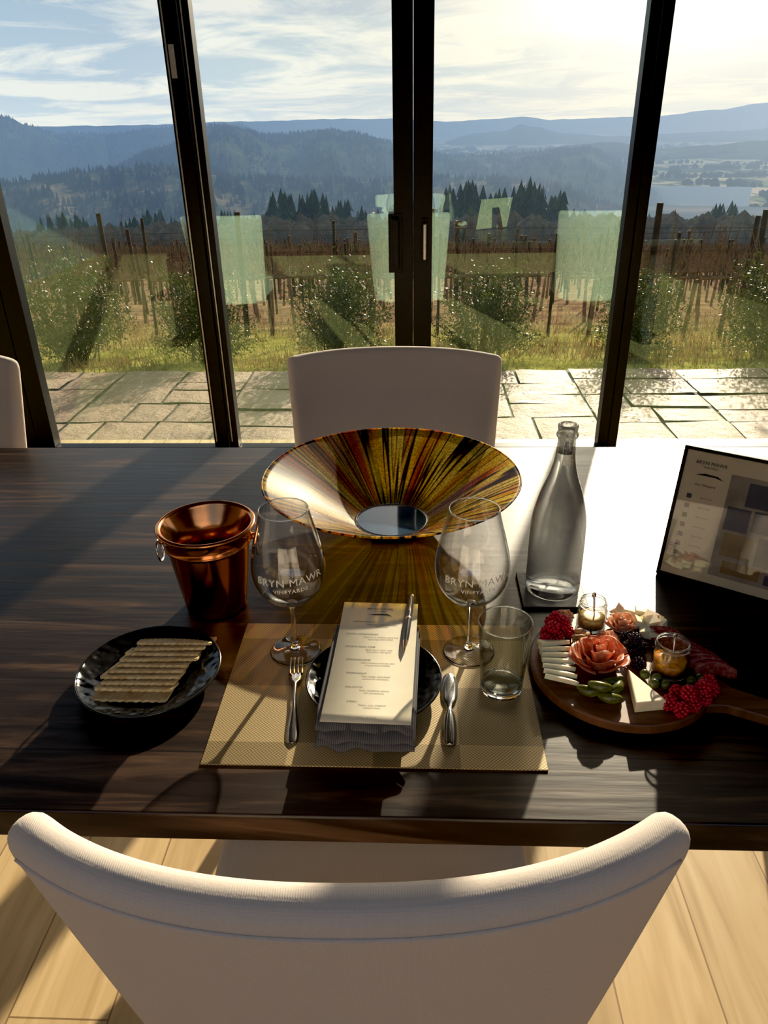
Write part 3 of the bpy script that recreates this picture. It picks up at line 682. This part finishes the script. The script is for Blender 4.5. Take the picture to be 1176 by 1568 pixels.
for k in range(9):
    cx_, cy_ = .374+.0060*k, .930-.010*k; a = -.45+.03*k
    v = []; f = []
    for i in range(11):
        u = -1+2*i/10
        for j in range(5):
            t_ = j/4
            v.append((cx_+.028*u*cos(a)-.006*t_*sin(a), cy_+.028*u*sin(a)+.008*t_, TOP+.004+.020*t_*(1-.5*u*u)+.0015*sin(4*u+k)))
    for i in range(10):
        for j in range(4): q = i*5+j; f.append((q, q+1, q+6, q+5))
    mb.add(v, f)
o = mb.make('capicola_slices', M_SAL2, True); s = o.modifiers.new('s', 'SOLIDIFY'); s.thickness = .0014
mb = MB()
for k in range(7):
    tri = [(0, 0), (.046, -.010), (.046, .010)]
    Mx = Matrix.Translation((.228-.0005*k, .908-.0145*k, TOP+.006+.001*(6-k))) @ Matrix.Rotation(math.radians(188-5*k), 4, 'Z') @ Matrix.Rotation(math.radians(-3), 4, 'Y') @ Matrix.Rotation(math.radians(24), 4, 'X')
    tv = [(x, y*1.2, z) for z in (0, .006) for x, y in tri]
    mb.add(tv, [(2, 1, 0), (3, 4, 5), (0, 1, 4, 3), (1, 2, 5, 4), (2, 0, 3, 5)], Mx)
mb.make('cheese_slices', M_CHZ)
mb = MB(); tri = [(-.004, .040), (.021, -.030), (-.022, -.030)]
mb.add([(x, y, z) for z in (0, .017) for x, y in tri], [(2, 1, 0), (3, 4, 5), (0, 1, 4, 3), (1, 2, 5, 4), (2, 0, 3, 5)])
o = mb.make('brie_wedge', M_BRIE); o.location = (.308, .808, TOP+.0003); o.rotation_euler = (0, 0, .15); bv = o.modifiers.new('b', 'BEVEL'); bv.width = .002; bv.segments = 3
mb = MB()
for (x, y, z) in [(.356, .962, 0), (.368, .955, 0), (.354, .978, 0), (.364, .970, .01), (.378, .966, 0), (.340, .995, 0), (.354, .992, .004), (.350, .945, 0), (.362, .942, 0), (.322, .999, 0), (.360, .955, .012), (.345, .965, .004), (.372, .978, 0)]:
    Mx = Matrix.Translation((x, y, TOP+.008+z)) @ Matrix.Rotation(random.uniform(0, 3), 4, 'Z') @ Matrix.Rotation(random.uniform(-.5, .5), 4, 'X')
    vv, ff = boxdata(-.009, .008, -.007, .008, -.006, .006); vv = [(a+random.uniform(-.003, .003), b_+random.uniform(-.003, .003), c_+random.uniform(-.001, .003)) for a, b_, c_ in vv]; mb.add(vv, ff, Mx)
mb.make('parmesan_chunks', M_CHZ)
mb = MB()
for (x, y, a, z) in [(.236, .808, -.35, 0), (.262, .794, -.25, 0), (.256, .820, .1, 0), (.250, .805, -.3, .010), (.276, .812, .9, .002), (.276, .828, .2, 0)]:
    Mx = Matrix.Translation((x, y, TOP+.0085+z)) @ Matrix.Rotation(a, 4, 'Z')
    mb.add([(p.x*.018, p.y*.0078+.004*p.x*p.x, p.z*.0078) for p in ICO2[0]], ICO2[1], Mx)
mb.make('pickles', M_PICK, True)
mb = MB()
for (x, y) in [(.322, .846), (.337, .838), (.330, .826), (.345, .824), (.382, .832), (.396, .838)]: mb.ball((x, y, TOP+.0078), (.0075, .0075, .0075), ICO2)
mb.make('olives', pbsdf('olive', (.10, .11, .03), .2, 0, .5, 60, .3), True)
mb = MB()
for k in range(14):
    x, y = .250+random.uniform(-.009, .009), .934+random.uniform(-.010, .006)
    Mx = Matrix.Translation((x, y, TOP+.004+.003*(k % 4))) @ Matrix.Rotation(random.uniform(0, 3), 4, 'Z')
    mb.add([(p.x*.008, p.y*.0048, p.z*.0038) for p in ICO2[0]], ICO2[1], Mx)
mb.make('almonds', M_NUT, True)
def jar(x, y, r, h, fill):
    e = empty('jam_jar', (x, y, TOP+.0003))
    o_ = [(0, 0), (r*.9, 0), (r, .003), (r, h*.68), (r*.86, h*.80), (r*.86, h*.84), (r*.92, h*.86), (r*.92, h*.90), (r*.86, h*.92), (r*.87, h), (r*.80, h), (r*.78, h*.82), (r*.92, h*.68), (r*.92, .005), (0, .005)]
    lathe('jar_glass', o_, M_GLASS, 40, e)
    tube('jar_thread', [(r*.90*cos(a), r*.90*sin(a), h*.88) for a in [2*pi*k/40 for k in range(40)]], .0011, M_SOLID, e, 6, True)
    tube('jar_lip', [(r*.84*cos(a), r*.84*sin(a), h) for a in [2*pi*k/40 for k in range(40)]], .0012, M_SOLID, e, 6, True)
    lathe('jam', [(0, .0055), (r*.9, .0055), (r*.9, h*.42), (r*.5, h*.44), (0, h*.43)], fill, 32, e)
    sp = MB(); sp.prism((.004, 0, h*.4), (-.002, -.006, h*1.28), .0012, .0016, 8); sp.ball((-.002, -.006, h*1.30), (.0035, .0015, .005), ICO2); sp.make('spreader', M_STEEL, True, e)
jar(.272, .969, .0225, .048, pbsdf('mustard', (.45, .30, .08), .3, 0, .5, 200, .4)); jar(.360, .862, .0255, .052, M_JAM)

# ------------------------------------------------------------------ outdoors
LAND = empty('valley_landscape', (0, 0, 0))
def haze_out(nt, out, bsdf, Ld=2600., strength=1.0):  # aerial haze painted into the material: bluish emission mixed in by distance from origin
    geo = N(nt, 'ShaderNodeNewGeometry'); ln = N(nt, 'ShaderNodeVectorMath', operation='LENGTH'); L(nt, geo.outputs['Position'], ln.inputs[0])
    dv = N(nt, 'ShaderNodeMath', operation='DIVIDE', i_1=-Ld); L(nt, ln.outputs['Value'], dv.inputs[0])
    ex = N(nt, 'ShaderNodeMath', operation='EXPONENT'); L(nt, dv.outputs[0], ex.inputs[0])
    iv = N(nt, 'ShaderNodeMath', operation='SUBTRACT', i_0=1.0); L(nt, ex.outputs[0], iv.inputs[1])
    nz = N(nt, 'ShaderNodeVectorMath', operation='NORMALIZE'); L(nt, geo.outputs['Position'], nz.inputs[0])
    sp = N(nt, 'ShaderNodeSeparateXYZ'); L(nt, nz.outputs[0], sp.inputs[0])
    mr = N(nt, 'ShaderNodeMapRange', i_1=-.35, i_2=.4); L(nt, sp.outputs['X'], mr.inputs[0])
    hc = ramp(nt, [(0, (.21, .33, .53)), (.5, (.35, .49, .67)), (1, (.58, .70, .84))]); L(nt, mr.outputs[0], hc.inputs[0])  # haze tint painted paler and brighter towards the sun side
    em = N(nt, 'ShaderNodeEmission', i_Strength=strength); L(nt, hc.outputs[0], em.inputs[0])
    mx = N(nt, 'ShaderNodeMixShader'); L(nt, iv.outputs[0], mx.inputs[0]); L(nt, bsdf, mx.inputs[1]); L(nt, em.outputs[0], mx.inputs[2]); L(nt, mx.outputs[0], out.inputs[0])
def landmat(name, stops, scale, Ld=2600., coords='Object', stretch=(1, 1, 1), voro=False):
    m, nt, out = newmat(name); b = N(nt, 'ShaderNodeBsdfDiffuse'); tc = N(nt, 'ShaderNodeTexCoord'); mp = N(nt, 'ShaderNodeMapping'); mp.inputs['Scale'].default_value = stretch
    L(nt, tc.outputs[coords], mp.inputs[0])
    n1 = N(nt, 'ShaderNodeTexNoise', i_Scale=scale, i_Detail=8.0, i_Roughness=.65); L(nt, mp.outputs[0], n1.inputs['Vector']); src = n1.outputs['Fac']
    if voro:
        v1 = N(nt, 'ShaderNodeTexVoronoi', i_Scale=scale); v1.distance = 'CHEBYCHEV'; L(nt, mp.outputs[0], v1.inputs['Vector'])
        bw = N(nt, 'ShaderNodeRGBToBW'); L(nt, v1.outputs['Color'], bw.inputs[0])
        n1.inputs['Scale'].default_value = scale*.35
        mm = N(nt, 'ShaderNodeMapRange', i_1=.3, i_2=.7, i_3=-.35, i_4=.35); L(nt, n1.outputs['Fac'], mm.inputs[0])
        a_ = N(nt, 'ShaderNodeMath', operation='ADD'); L(nt, bw.outputs[0], a_.inputs[0]); L(nt, mm.outputs[0], a_.inputs[1]); src = a_.outputs[0]
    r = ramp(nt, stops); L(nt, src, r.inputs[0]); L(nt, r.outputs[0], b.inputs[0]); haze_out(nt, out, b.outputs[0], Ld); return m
def patio():
    rects = []
    def split(x0, x1, y0, y1):
        w_, h_ = x1-x0, y1-y0
        if (w_ > .70 or h_ > .46) or (w_*h_ > .17 and random.random() < .6):
            if w_/1.5 > h_: s_ = x0+w_*random.choice((.35, .42, .5, .6)); split(x0, s_, y0, y1); split(s_, x1, y0, y1)
            else: s_ = y0+h_*random.choice((.4, .5, .6)); split(x0, x1, y0, s_); split(x0, x1, s_, y1)
        else: rects.append((x0, x1, y0, y1))
    split(-7, 7, 3.66, 4.99)
    mb = MB()
    for x0, x1, y0, y1 in rects:
        g = .008; z = -.02+random.uniform(-.003, .003); nx, ny = 6, 5; v = []; f = []
        tx, ty = random.uniform(-.010, .010), random.uniform(-.010, .010)
        for j in range(ny+1):
            for i in range(nx+1):
                x = x0+g+(x1-x0-2*g)*i/nx; y = y0+g+(y1-y0-2*g)*j/ny
                ed = (i in (0, nx)) or (j in (0, ny))
                v.append((x, y, z+tx*(i/nx-.5)+ty*(j/ny-.5)+.005*noise.noise(Vector((x*6, y*6, 0)))-(.006 if ed else 0)))
        for j in range(ny):
            for i in range(nx): a = j*(nx+1)+i; f.append((a, a+1, a+nx+2, a+nx+1))
        mb.add(v, f)
    m, nt, out = newmat('flagstone'); b = N(nt, 'ShaderNodeBsdfPrincipled'); tc = N(nt, 'ShaderNodeTexCoord')
    n1 = N(nt, 'ShaderNodeTexNoise', i_Scale=2.2, i_Detail=8.0, i_Roughness=.7); L(nt, tc.outputs['Object'], n1.inputs['Vector'])
    r = ramp(nt, [(.3, (.17, .09, .05)), (.5, (.32, .195, .115)), (.7, (.44, .31, .20))]); L(nt, n1.outputs['Fac'], r.inputs[0]); L(nt, r.outputs[0], b.inputs['Base Color'])
    n2 = N(nt, 'ShaderNodeTexNoise', i_Scale=11.0, i_Detail=8.0, i_Roughness=.7); L(nt, tc.outputs['Object'], n2.inputs['Vector'])
    b.inputs['Specular IOR Level'].default_value = .3
    rr = N(nt, 'ShaderNodeMapRange', i_1=.35, i_2=.65, i_3=.28, i_4=.55); L(nt, n1.outputs['Fac'], rr.inputs[0]); L(nt, rr.outputs[0], b.inputs['Roughness'])
    bp = N(nt, 'ShaderNodeBump', i_Strength=1.0, i_Distance=.03); L(nt, n2.outputs['Fac'], bp.inputs['Height']); L(nt, bp.outputs[0], b.inputs['Normal'])
    L(nt, b.outputs[0], out.inputs[0]); o = mb.make('patio_paving', m, True)
    box('joint_bed', -7, 7, 3.66, 5.0, -.12, -.035, pbsdf('mortar', (.05, .045, .04), .8, 0, .3, 30, .3), 0, o)
patio()
def gz(x, y):
    if y < 5: return -.04
    if y < 20: z = -.04-(y-5)*.158
    elif y < 50: z = -2.41-(y-20)*.128
    elif y < 75: z = -6.25-(y-50)*.30
    else: z = -13.75-(y-75)*.22
    return z-.02*max(0, x)*min(1, (y-5)/20)+.10*noise.noise(Vector((x*.25, y*.25, 0)))*min(1, (y-5)/3)
VY = empty('vineyard', (0, 12, -1))
VYI = Matrix.Translation((0, -12, 1))
def vput(mb, name, mat):
    mb.v = [VYI @ Vector(p) for p in mb.v]; return mb.make(name, mat, False, VY)
def ground():
    ys = [4.9+.25*i for i in range(24)]+[11+1.0*i for i in range(14)]+[26+3*i for i in range(12)]+[65+12*i for i in range(20)]
    v = []; f = []; nx = 70
    for y in ys:
        hw = 8+y*1.0
        for i in range(nx+1):
            x = -hw+2*hw*i/nx; v.append((x, y, gz(x, y)))
    for j in range(len(ys)-1):
        for i in range(nx): a = j*(nx+1)+i; f.append((a, a+1, a+nx+2, a+nx+1))
    m, nt, out = newmat('meadow'); b = N(nt, 'ShaderNodeBsdfDiffuse'); tc = N(nt, 'ShaderNodeTexCoord')
    n1 = N(nt, 'ShaderNodeTexNoise', i_Scale=1.8, i_Detail=10.0, i_Roughness=.8); L(nt, tc.outputs['Object'], n1.inputs['Vector'])
    ra = ramp(nt, [(.36, (.07, .05, .02)), (.46, (.18, .17, .035)), (.55, (.34, .30, .08)), (.62, (.26, .16, .07)), (.72, (.13, .08, .045))]); L(nt, n1.outputs['Fac'], ra.inputs[0])
    rb = ramp(nt, [(.32, (.07, .042, .024)), (.5, (.20, .125, .068)), (.66, (.32, .22, .11))]); L(nt, n1.outputs['Fac'], rb.inputs[0])
    sp = N(nt, 'ShaderNodeSeparateXYZ'); L(nt, tc.outputs['Object'], sp.inputs[0]); mr = N(nt, 'ShaderNodeMapRange', i_1=6.6, i_2=9.5); L(nt, sp.outputs['Y'], mr.inputs[0])
    mx = N(nt, 'ShaderNodeMix', data_type='RGBA'); L(nt, mr.outputs[0], mx.inputs[0]); L(nt, ra.outputs[0], mx.inputs[6]); L(nt, rb.outputs[0], mx.inputs[7]); L(nt, mx.outputs[2], b.inputs[0])
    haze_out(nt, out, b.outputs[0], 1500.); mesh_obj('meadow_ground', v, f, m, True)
ground()
mb = MB(); mbb = MB()
for k in range(16000):
    y = 5.02+abs(random.gauss(0, 2.8)); x = random.uniform(-.62*y-.5, .55*y+.5)
    nz_ = noise.noise(Vector((x*.9, y*.9, 3)))
    tgt = mb if (nz_ > .06 and y < 9) else mbb
    z = gz(x, y)-.01; h = random.uniform(.02, .08)*(1.7 if tgt is mbb else 1); a = random.uniform(0, pi); w_ = .006; l = random.uniform(-.04, .04)
    o = len(tgt.v); tgt.v += [Vector((x-w_*cos(a), y-w_*sin(a), z)), Vector((x+w_*cos(a), y+w_*sin(a), z)), Vector((x+l, y+l*.6, z+h))]; tgt.f.append((o, o+1, o+2))
def leafmat(name, c1, c2, rough=.4, tr=.35, sc_=40, spec=.5):
    m, nt, out = newmat(name); b = N(nt, 'ShaderNodeBsdfPrincipled'); b.inputs['Roughness'].default_value = rough; b.inputs['Specular IOR Level'].default_value = spec; tc = N(nt, 'ShaderNodeTexCoord')
    n1 = N(nt, 'ShaderNodeTexNoise', i_Scale=sc_, i_Detail=2.0); L(nt, tc.outputs['Object'], n1.inputs['Vector']); r = ramp(nt, [(.35, c1), (.65, c2)]); L(nt, n1.outputs['Fac'], r.inputs[0]); L(nt, r.outputs[0], b.inputs['Base Color'])
    tl = N(nt, 'ShaderNodeBsdfTranslucent'); L(nt, r.outputs[0], tl.inputs[0]); mx = N(nt, 'ShaderNodeMixShader', i_0=tr)
    L(nt, b.outputs[0], mx.inputs[1]); L(nt, tl.outputs[0], mx.inputs[2]); L(nt, mx.outputs[0], out.inputs[0]); return m
vput(mb, 'grass_tufts', leafmat('grass_blade', (.16, .17, .03), (.34, .31, .08), .6, .4, 1.2, .2)); vput(mbb, 'dry_weeds', leafmat('dry_stalk', (.15, .09, .035), (.32, .21, .09), .6, .3, 1.2, .2))
def shrub_mesh(seed, dens=9500):
    rnd = random.Random(seed); mb = MB(); stems = MB()
    tips = []
    for k in range(85):
        a = rnd.uniform(0, 2*pi); rr = .47*rnd.random()**.55; tz = rnd.uniform(.1, 1.0)
        tip = Vector((rr*cos(a), rr*sin(a)*.85, .06+tz*(.78-.9*rr*rr)+rnd.uniform(0, .08))); tips.append(tip)
        if k % 2: stems.prism((rnd.uniform(-.12, .12), rnd.uniform(-.12, .12), 0), tip, .006, .002, 4)
    for k in range(dens):
        tip = rnd.choice(tips); t_ = rnd.uniform(.55, 1.06); p = Vector((tip.x*t_, tip.y*t_, tip.z*(.3+.7*t_)))+Vector((rnd.gauss(0, .04), rnd.gauss(0, .04), rnd.gauss(0, .04)))
        if p.z < .01: continue
        s_ = rnd.uniform(.009, .017); d = Vector((rnd.gauss(0, 1), rnd.gauss(0, 1), rnd.gauss(.6, 1))).normalized(); u = d.cross(Vector((rnd.gauss(0, 1), rnd.gauss(0, 1), rnd.gauss(0, 1)))).normalized()
        o = len(mb.v); mb.v += [p, p+d*s_+u*s_*.5, p+d*s_*2, p+d*s_-u*s_*.5]; mb.f.append((o, o+1, o+2, o+3))
    return mb, stems
M_LEAF = leafmat('shrub_leaf', (.018, .030, .006), (.11, .12, .022), .45, .28, 7, .3); M_STEM = pbsdf('shrub_stem', (.06, .04, .02), .8, 0, .2, 30, .3)
sm = [shrub_mesh(1), shrub_mesh(2)]
shr = [(-2.62, 5.62, .98), (-1.62, 5.62, .86), (-.60, 5.6, .92), (.52, 5.6, .86), (1.60, 5.6, .82), (2.62, 5.58, .92), (3.5, 5.6, 1.0), (-3.6, 5.6, 1.0)]
cache = {}
for k, (x, y, s_) in enumerate(shr):
    e = empty('shrub', (x, y, gz(x, y)-.02), random.uniform(0, 6)); e.scale = (s_, s_, s_*.98)
    i = k % 2
    if i not in cache:
        lo = sm[i][0].make('leaves', M_LEAF, False, e); st = sm[i][1].make('stems', M_STEM, False, e); cache[i] = (lo.data, st.data)
    else:
        for nm, d in zip(('leaves', 'stems'), cache[i]):
            o = bpy.data.objects.new(nm, d); COL.objects.link(o); o.parent = e
posts = MB(); vines = MB(); wires = MB()
for rrow in range(21):
    y0 = 7.4+rrow*1.9+.012*rrow*rrow; sl_ = -.05
    hw = .62*y0+2; x = -hw+random.uniform(0, 2); k = random.randint(0, 2)
    while x < hw:
        y = y0+sl_*x; z = gz(x, y); rr = .016+.0006*y; big = (k % 4 == 0)
        posts.prism((x, y, z-.1), (x+random.uniform(-.05, .05), y, z+(random.uniform(1.15, 1.36) if big else random.uniform(.90, 1.15))), rr*1.5 if big else rr*.8, rr*1.4 if big else rr*.7, 6)
        for q in range(2):
            vx = x+.30+q*.5+random.uniform(-.1, .1); vy = y0+sl_*vx; vz = gz(vx, vy)
            if abs(vx) > hw: continue
            vines.prism((vx, vy, vz), (vx+random.uniform(-.05, .05), vy, vz+.55), .024, .016, 5)
            vines.prism((vx-.28, vy, vz+.56), (vx+.28, vy, vz+.58), .014, .014, 4)
            for c in range(8):
                cx = vx-.28+.08*c; vines.prism((cx, vy, vz+.57), (cx+random.uniform(-.18, .18), vy+random.uniform(-.1, .1), vz+random.uniform(.75, 1.20)), .005+.0004*y, .0025+.0001*y, 3)
        x += random.uniform(.85, 1.15); k += 1
    for hz in (.57, .8, 1.0):
        pl = [(-hw+2*hw*i/12) for i in range(13)]
        for a, b_ in zip(pl, pl[1:]):
            wires.prism((a, y0+sl_*a, gz(a, y0+sl_*a)+hz), (b_, y0+sl_*b_, gz(b_, y0+sl_*b_)+hz), .002+.0001*y0, .002+.0001*y0, 3)
vput(posts, 'vineyard_posts', pbsdf('weathered_post', (.05, .03, .02), .9, 0, .1, 8, .3)); vput(vines, 'grapevines', pbsdf('vine_wood', (.18, .105, .06), .9, 0, .1, 12, .4)); vput(wires, 'trellis_wires', M_STEM)
def conifer(mb, x, y, z, h, w_, rnd, layers=11, br=9):
    mb.prism((x, y, z), (x, y, z+h*.9), h*.02, h*.004, 4)
    for l in range(layers):
        t_ = l/layers; zz = z+h*(.05+.90*t_); rr = w_*(1-t_)**.7*rnd.uniform(.7, 1.25)+.01*h; a0 = rnd.uniform(0, 6)
        for k in range(br):
            a = a0+2*pi*k/br+rnd.uniform(-.2, .2); r2 = rr*rnd.uniform(.6, 1.2); da = .9*pi/br
            o = len(mb.v); top = Vector((x, y, zz+h*.09))
            mb.v += [top, Vector((x+r2*.62*cos(a-da), y+r2*.62*sin(a-da), zz-h*.015)), Vector((x+r2*cos(a), y+r2*sin(a), zz-h*.03)), Vector((x+r2*.62*cos(a+da), y+r2*.62*sin(a+da), zz-h*.015))]
            mb.f.append((o, o+1, o+2, o+3))
rnd = random.Random(5)
near = MB()
def tree_top(a_deg, d, e_deg, h, wf=.20):
    a = math.radians(a_deg); x, y = d*sin(a), d*cos(a); zt = 1.47+d*math.tan(math.radians(e_deg))
    zg = gz(x, y)-.5; hh = max(h, zt-zg); conifer(near, x, y, zt-hh, hh, hh*wf, rnd, 14, 9)
for (ac, wd_, et, n_) in [(-9.6, .9, -3.4, 12), (-7.2, 1.2, -3.5, 15), (-5.2, .9, -4.1, 8), (3.3, 1.4, -3.1, 18), (5.6, 1.0, -3.6, 9), (7.8, 1.2, -3.0, 15), (10.0, 1.1, -3.9, 9), (-24.2, 1.5, -4.3, 12), (-19.5, 1.2, -4.8, 9), (-14, 1.0, -4.7, 9), (.2, 1.0, -4.1, 9), (20.8, .9, -4.4, 8), (15.2, 1.0, -5.0, 6)]:
    for i in range(n_):
        g = rnd.gauss(0, .7); tree_top(ac+g*wd_, rnd.uniform(74, 95), et-.1-abs(g)*.45-rnd.uniform(0, .45)-(.0 if i else -.1), 8, rnd.uniform(.2, .32))
for k in range(300):
    a = rnd.uniform(-32, 30); cl = noise.noise(Vector((a*.35, 0, 9)))
    tree_top(a, rnd.uniform(95, 160), -5.3+cl*1.1+rnd.uniform(-.4, .2)-(.5 if a > 12 else 0), 6, rnd.uniform(.22, .36))
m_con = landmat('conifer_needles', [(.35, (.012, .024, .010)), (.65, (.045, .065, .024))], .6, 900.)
near.make('conifer_trees', m_con)
scr = MB()
for k in range(1600):
    a = math.radians(rnd.uniform(-34, 32)); d = rnd.uniform(52, 90); x, y = d*sin(a), d*cos(a)
    top = 1.47+d*math.tan(math.radians(-6.1+.7*noise.noise(Vector((a*14, d*.03, 4)))+rnd.uniform(-.5, .1)))
    s_ = rnd.uniform(.4, 1.1); scr.ball((x, y, top-s_), (s_*1.1, s_*.9, s_*rnd.uniform(.9, 1.5)))
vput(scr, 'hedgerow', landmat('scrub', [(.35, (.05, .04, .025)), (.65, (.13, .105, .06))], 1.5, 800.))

def ridge(name, pts, d0, d1, zbot, mat, tree=0, trees_h=20, jag=.0, ncol=260, spread=.35, bare=-.12):
    def crest(a):
        if a <= pts[0][0]: return pts[0][1]
        for (a0, e0), (a1, e1) in zip(pts, pts[1:]):
            if a <= a1:
                t_ = (a-a0)/(a1-a0); t_ = t_*t_*(3-2*t_); return e0+(e1-e0)*t_
        return pts[-1][1]
    rows = 14; v = []; f = []
    A0, A1 = pts[0][0], pts[-1][0]
    def pos(a_deg, t_):
        e_ = crest(a_deg)+.05*noise.noise(Vector((a_deg*1.3, d1*.01, 0))); a = math.radians(a_deg)
        dd = d0+(d1-d0)*t_; zc = 1.47+d1*math.tan(math.radians(e_))
        n_ = noise.fractal(Vector((a_deg*.35, t_*2.2, d1*.001)), 1.0, 2.0, 5)
        dd *= 1+.05*n_*(1-t_)
        s_ = sin(t_*pi/2)**.9
        z = zbot+(zc-zbot)*s_+n_*(zc-zbot)*.16*(1-t_)*t_*4
        return Vector((dd*sin(a), dd*cos(a), z))
    for j in range(rows+1):
        for i in range(ncol+1): v.append(pos(A0+(A1-A0)*i/ncol, j/rows))
    for i in range(ncol+1):
        p = pos(A0+(A1-A0)*i/ncol, 1); q = p*1.25; q.z = zbot; v.append(q)
    for j in range(rows+1):
        for i in range(ncol): a = j*(ncol+1)+i; f.append((a, a+1, a+ncol+2, a+ncol+1))
    mb = MB(); mb.add(v, f)
    r3 = random.Random(len(name))
    for k in range(tree):
        a = r3.uniform(A0, A1); t_ = 1-abs(r3.gauss(0, spread))
        if t_ < .02: continue
        if noise.noise(Vector((a*.8, t_*5, 2))) < bare and t_ < .93: continue
        p = pos(a, t_); h = trees_h*r3.uniform(.5, 1.2); p.z -= h*.3
        mb.add([(p.x-h*.26, p.y-h*.1, p.z), (p.x+h*.26, p.y-h*.1, p.z), (p.x, p.y+h*.26, p.z), (p.x, p.y, p.z+h)], [(0, 1, 3), (1, 2, 3), (2, 0, 3)])
    mb.make(name, mat, False, LAND)
forest = [(.35, (.02, .032, .018)), (.6, (.05, .068, .032)), (.78, (.17, .15, .09))]
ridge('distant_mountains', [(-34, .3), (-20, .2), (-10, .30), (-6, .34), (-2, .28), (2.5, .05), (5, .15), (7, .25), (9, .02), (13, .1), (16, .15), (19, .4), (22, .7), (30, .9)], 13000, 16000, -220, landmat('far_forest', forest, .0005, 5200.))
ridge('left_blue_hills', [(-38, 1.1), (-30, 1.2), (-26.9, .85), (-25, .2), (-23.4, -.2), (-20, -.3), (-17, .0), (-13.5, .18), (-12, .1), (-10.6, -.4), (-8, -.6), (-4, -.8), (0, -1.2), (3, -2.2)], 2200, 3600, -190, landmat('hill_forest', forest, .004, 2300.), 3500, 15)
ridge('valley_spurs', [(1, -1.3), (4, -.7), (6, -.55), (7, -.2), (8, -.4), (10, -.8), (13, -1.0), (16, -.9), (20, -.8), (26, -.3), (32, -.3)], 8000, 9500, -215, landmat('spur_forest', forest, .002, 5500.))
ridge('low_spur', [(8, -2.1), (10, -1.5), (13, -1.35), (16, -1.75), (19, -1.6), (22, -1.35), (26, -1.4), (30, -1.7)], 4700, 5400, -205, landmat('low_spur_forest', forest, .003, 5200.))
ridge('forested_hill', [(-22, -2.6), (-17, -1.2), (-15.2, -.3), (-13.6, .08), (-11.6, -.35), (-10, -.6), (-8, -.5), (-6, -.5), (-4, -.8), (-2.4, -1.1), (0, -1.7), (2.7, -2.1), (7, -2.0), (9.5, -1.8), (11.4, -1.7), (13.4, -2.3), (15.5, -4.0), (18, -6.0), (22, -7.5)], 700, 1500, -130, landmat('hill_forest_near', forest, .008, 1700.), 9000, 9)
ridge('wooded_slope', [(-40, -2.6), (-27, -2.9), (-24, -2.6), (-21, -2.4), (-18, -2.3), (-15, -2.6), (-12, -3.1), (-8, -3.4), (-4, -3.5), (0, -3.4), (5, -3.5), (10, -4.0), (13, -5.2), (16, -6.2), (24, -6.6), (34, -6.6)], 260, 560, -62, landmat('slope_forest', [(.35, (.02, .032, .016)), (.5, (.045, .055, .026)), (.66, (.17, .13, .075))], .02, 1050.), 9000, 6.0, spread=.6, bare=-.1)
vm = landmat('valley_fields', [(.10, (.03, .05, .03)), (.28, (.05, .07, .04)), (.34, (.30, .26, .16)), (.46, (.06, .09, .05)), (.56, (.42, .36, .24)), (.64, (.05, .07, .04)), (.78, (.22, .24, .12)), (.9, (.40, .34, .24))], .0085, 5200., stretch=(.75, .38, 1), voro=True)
mesh_obj('valley_floor', [(-9000, 300, -200), (14000, 300, -200), (14000, 15000, -200), (-9000, 15000, -200)], [(0, 1, 2, 3)], vm, parent=LAND)
belts = MB(); rb_ = random.Random(3)
for k in range(190):
    cx_, cy_ = rb_.uniform(-200, 3200), rb_.uniform(1700, 7000); dirx = rb_.choice((1, 1, .2)); n_ = rb_.randint(8, 26)
    for i in range(n_):
        x = cx_+i*22*dirx+rb_.uniform(-12, 12); y = cy_+i*22*(1-dirx)+rb_.uniform(-14, 14); h = rb_.uniform(9, 22)
        belts.ball((x, y, -200+h*.4), (h*.7, h*.7, h*.6))
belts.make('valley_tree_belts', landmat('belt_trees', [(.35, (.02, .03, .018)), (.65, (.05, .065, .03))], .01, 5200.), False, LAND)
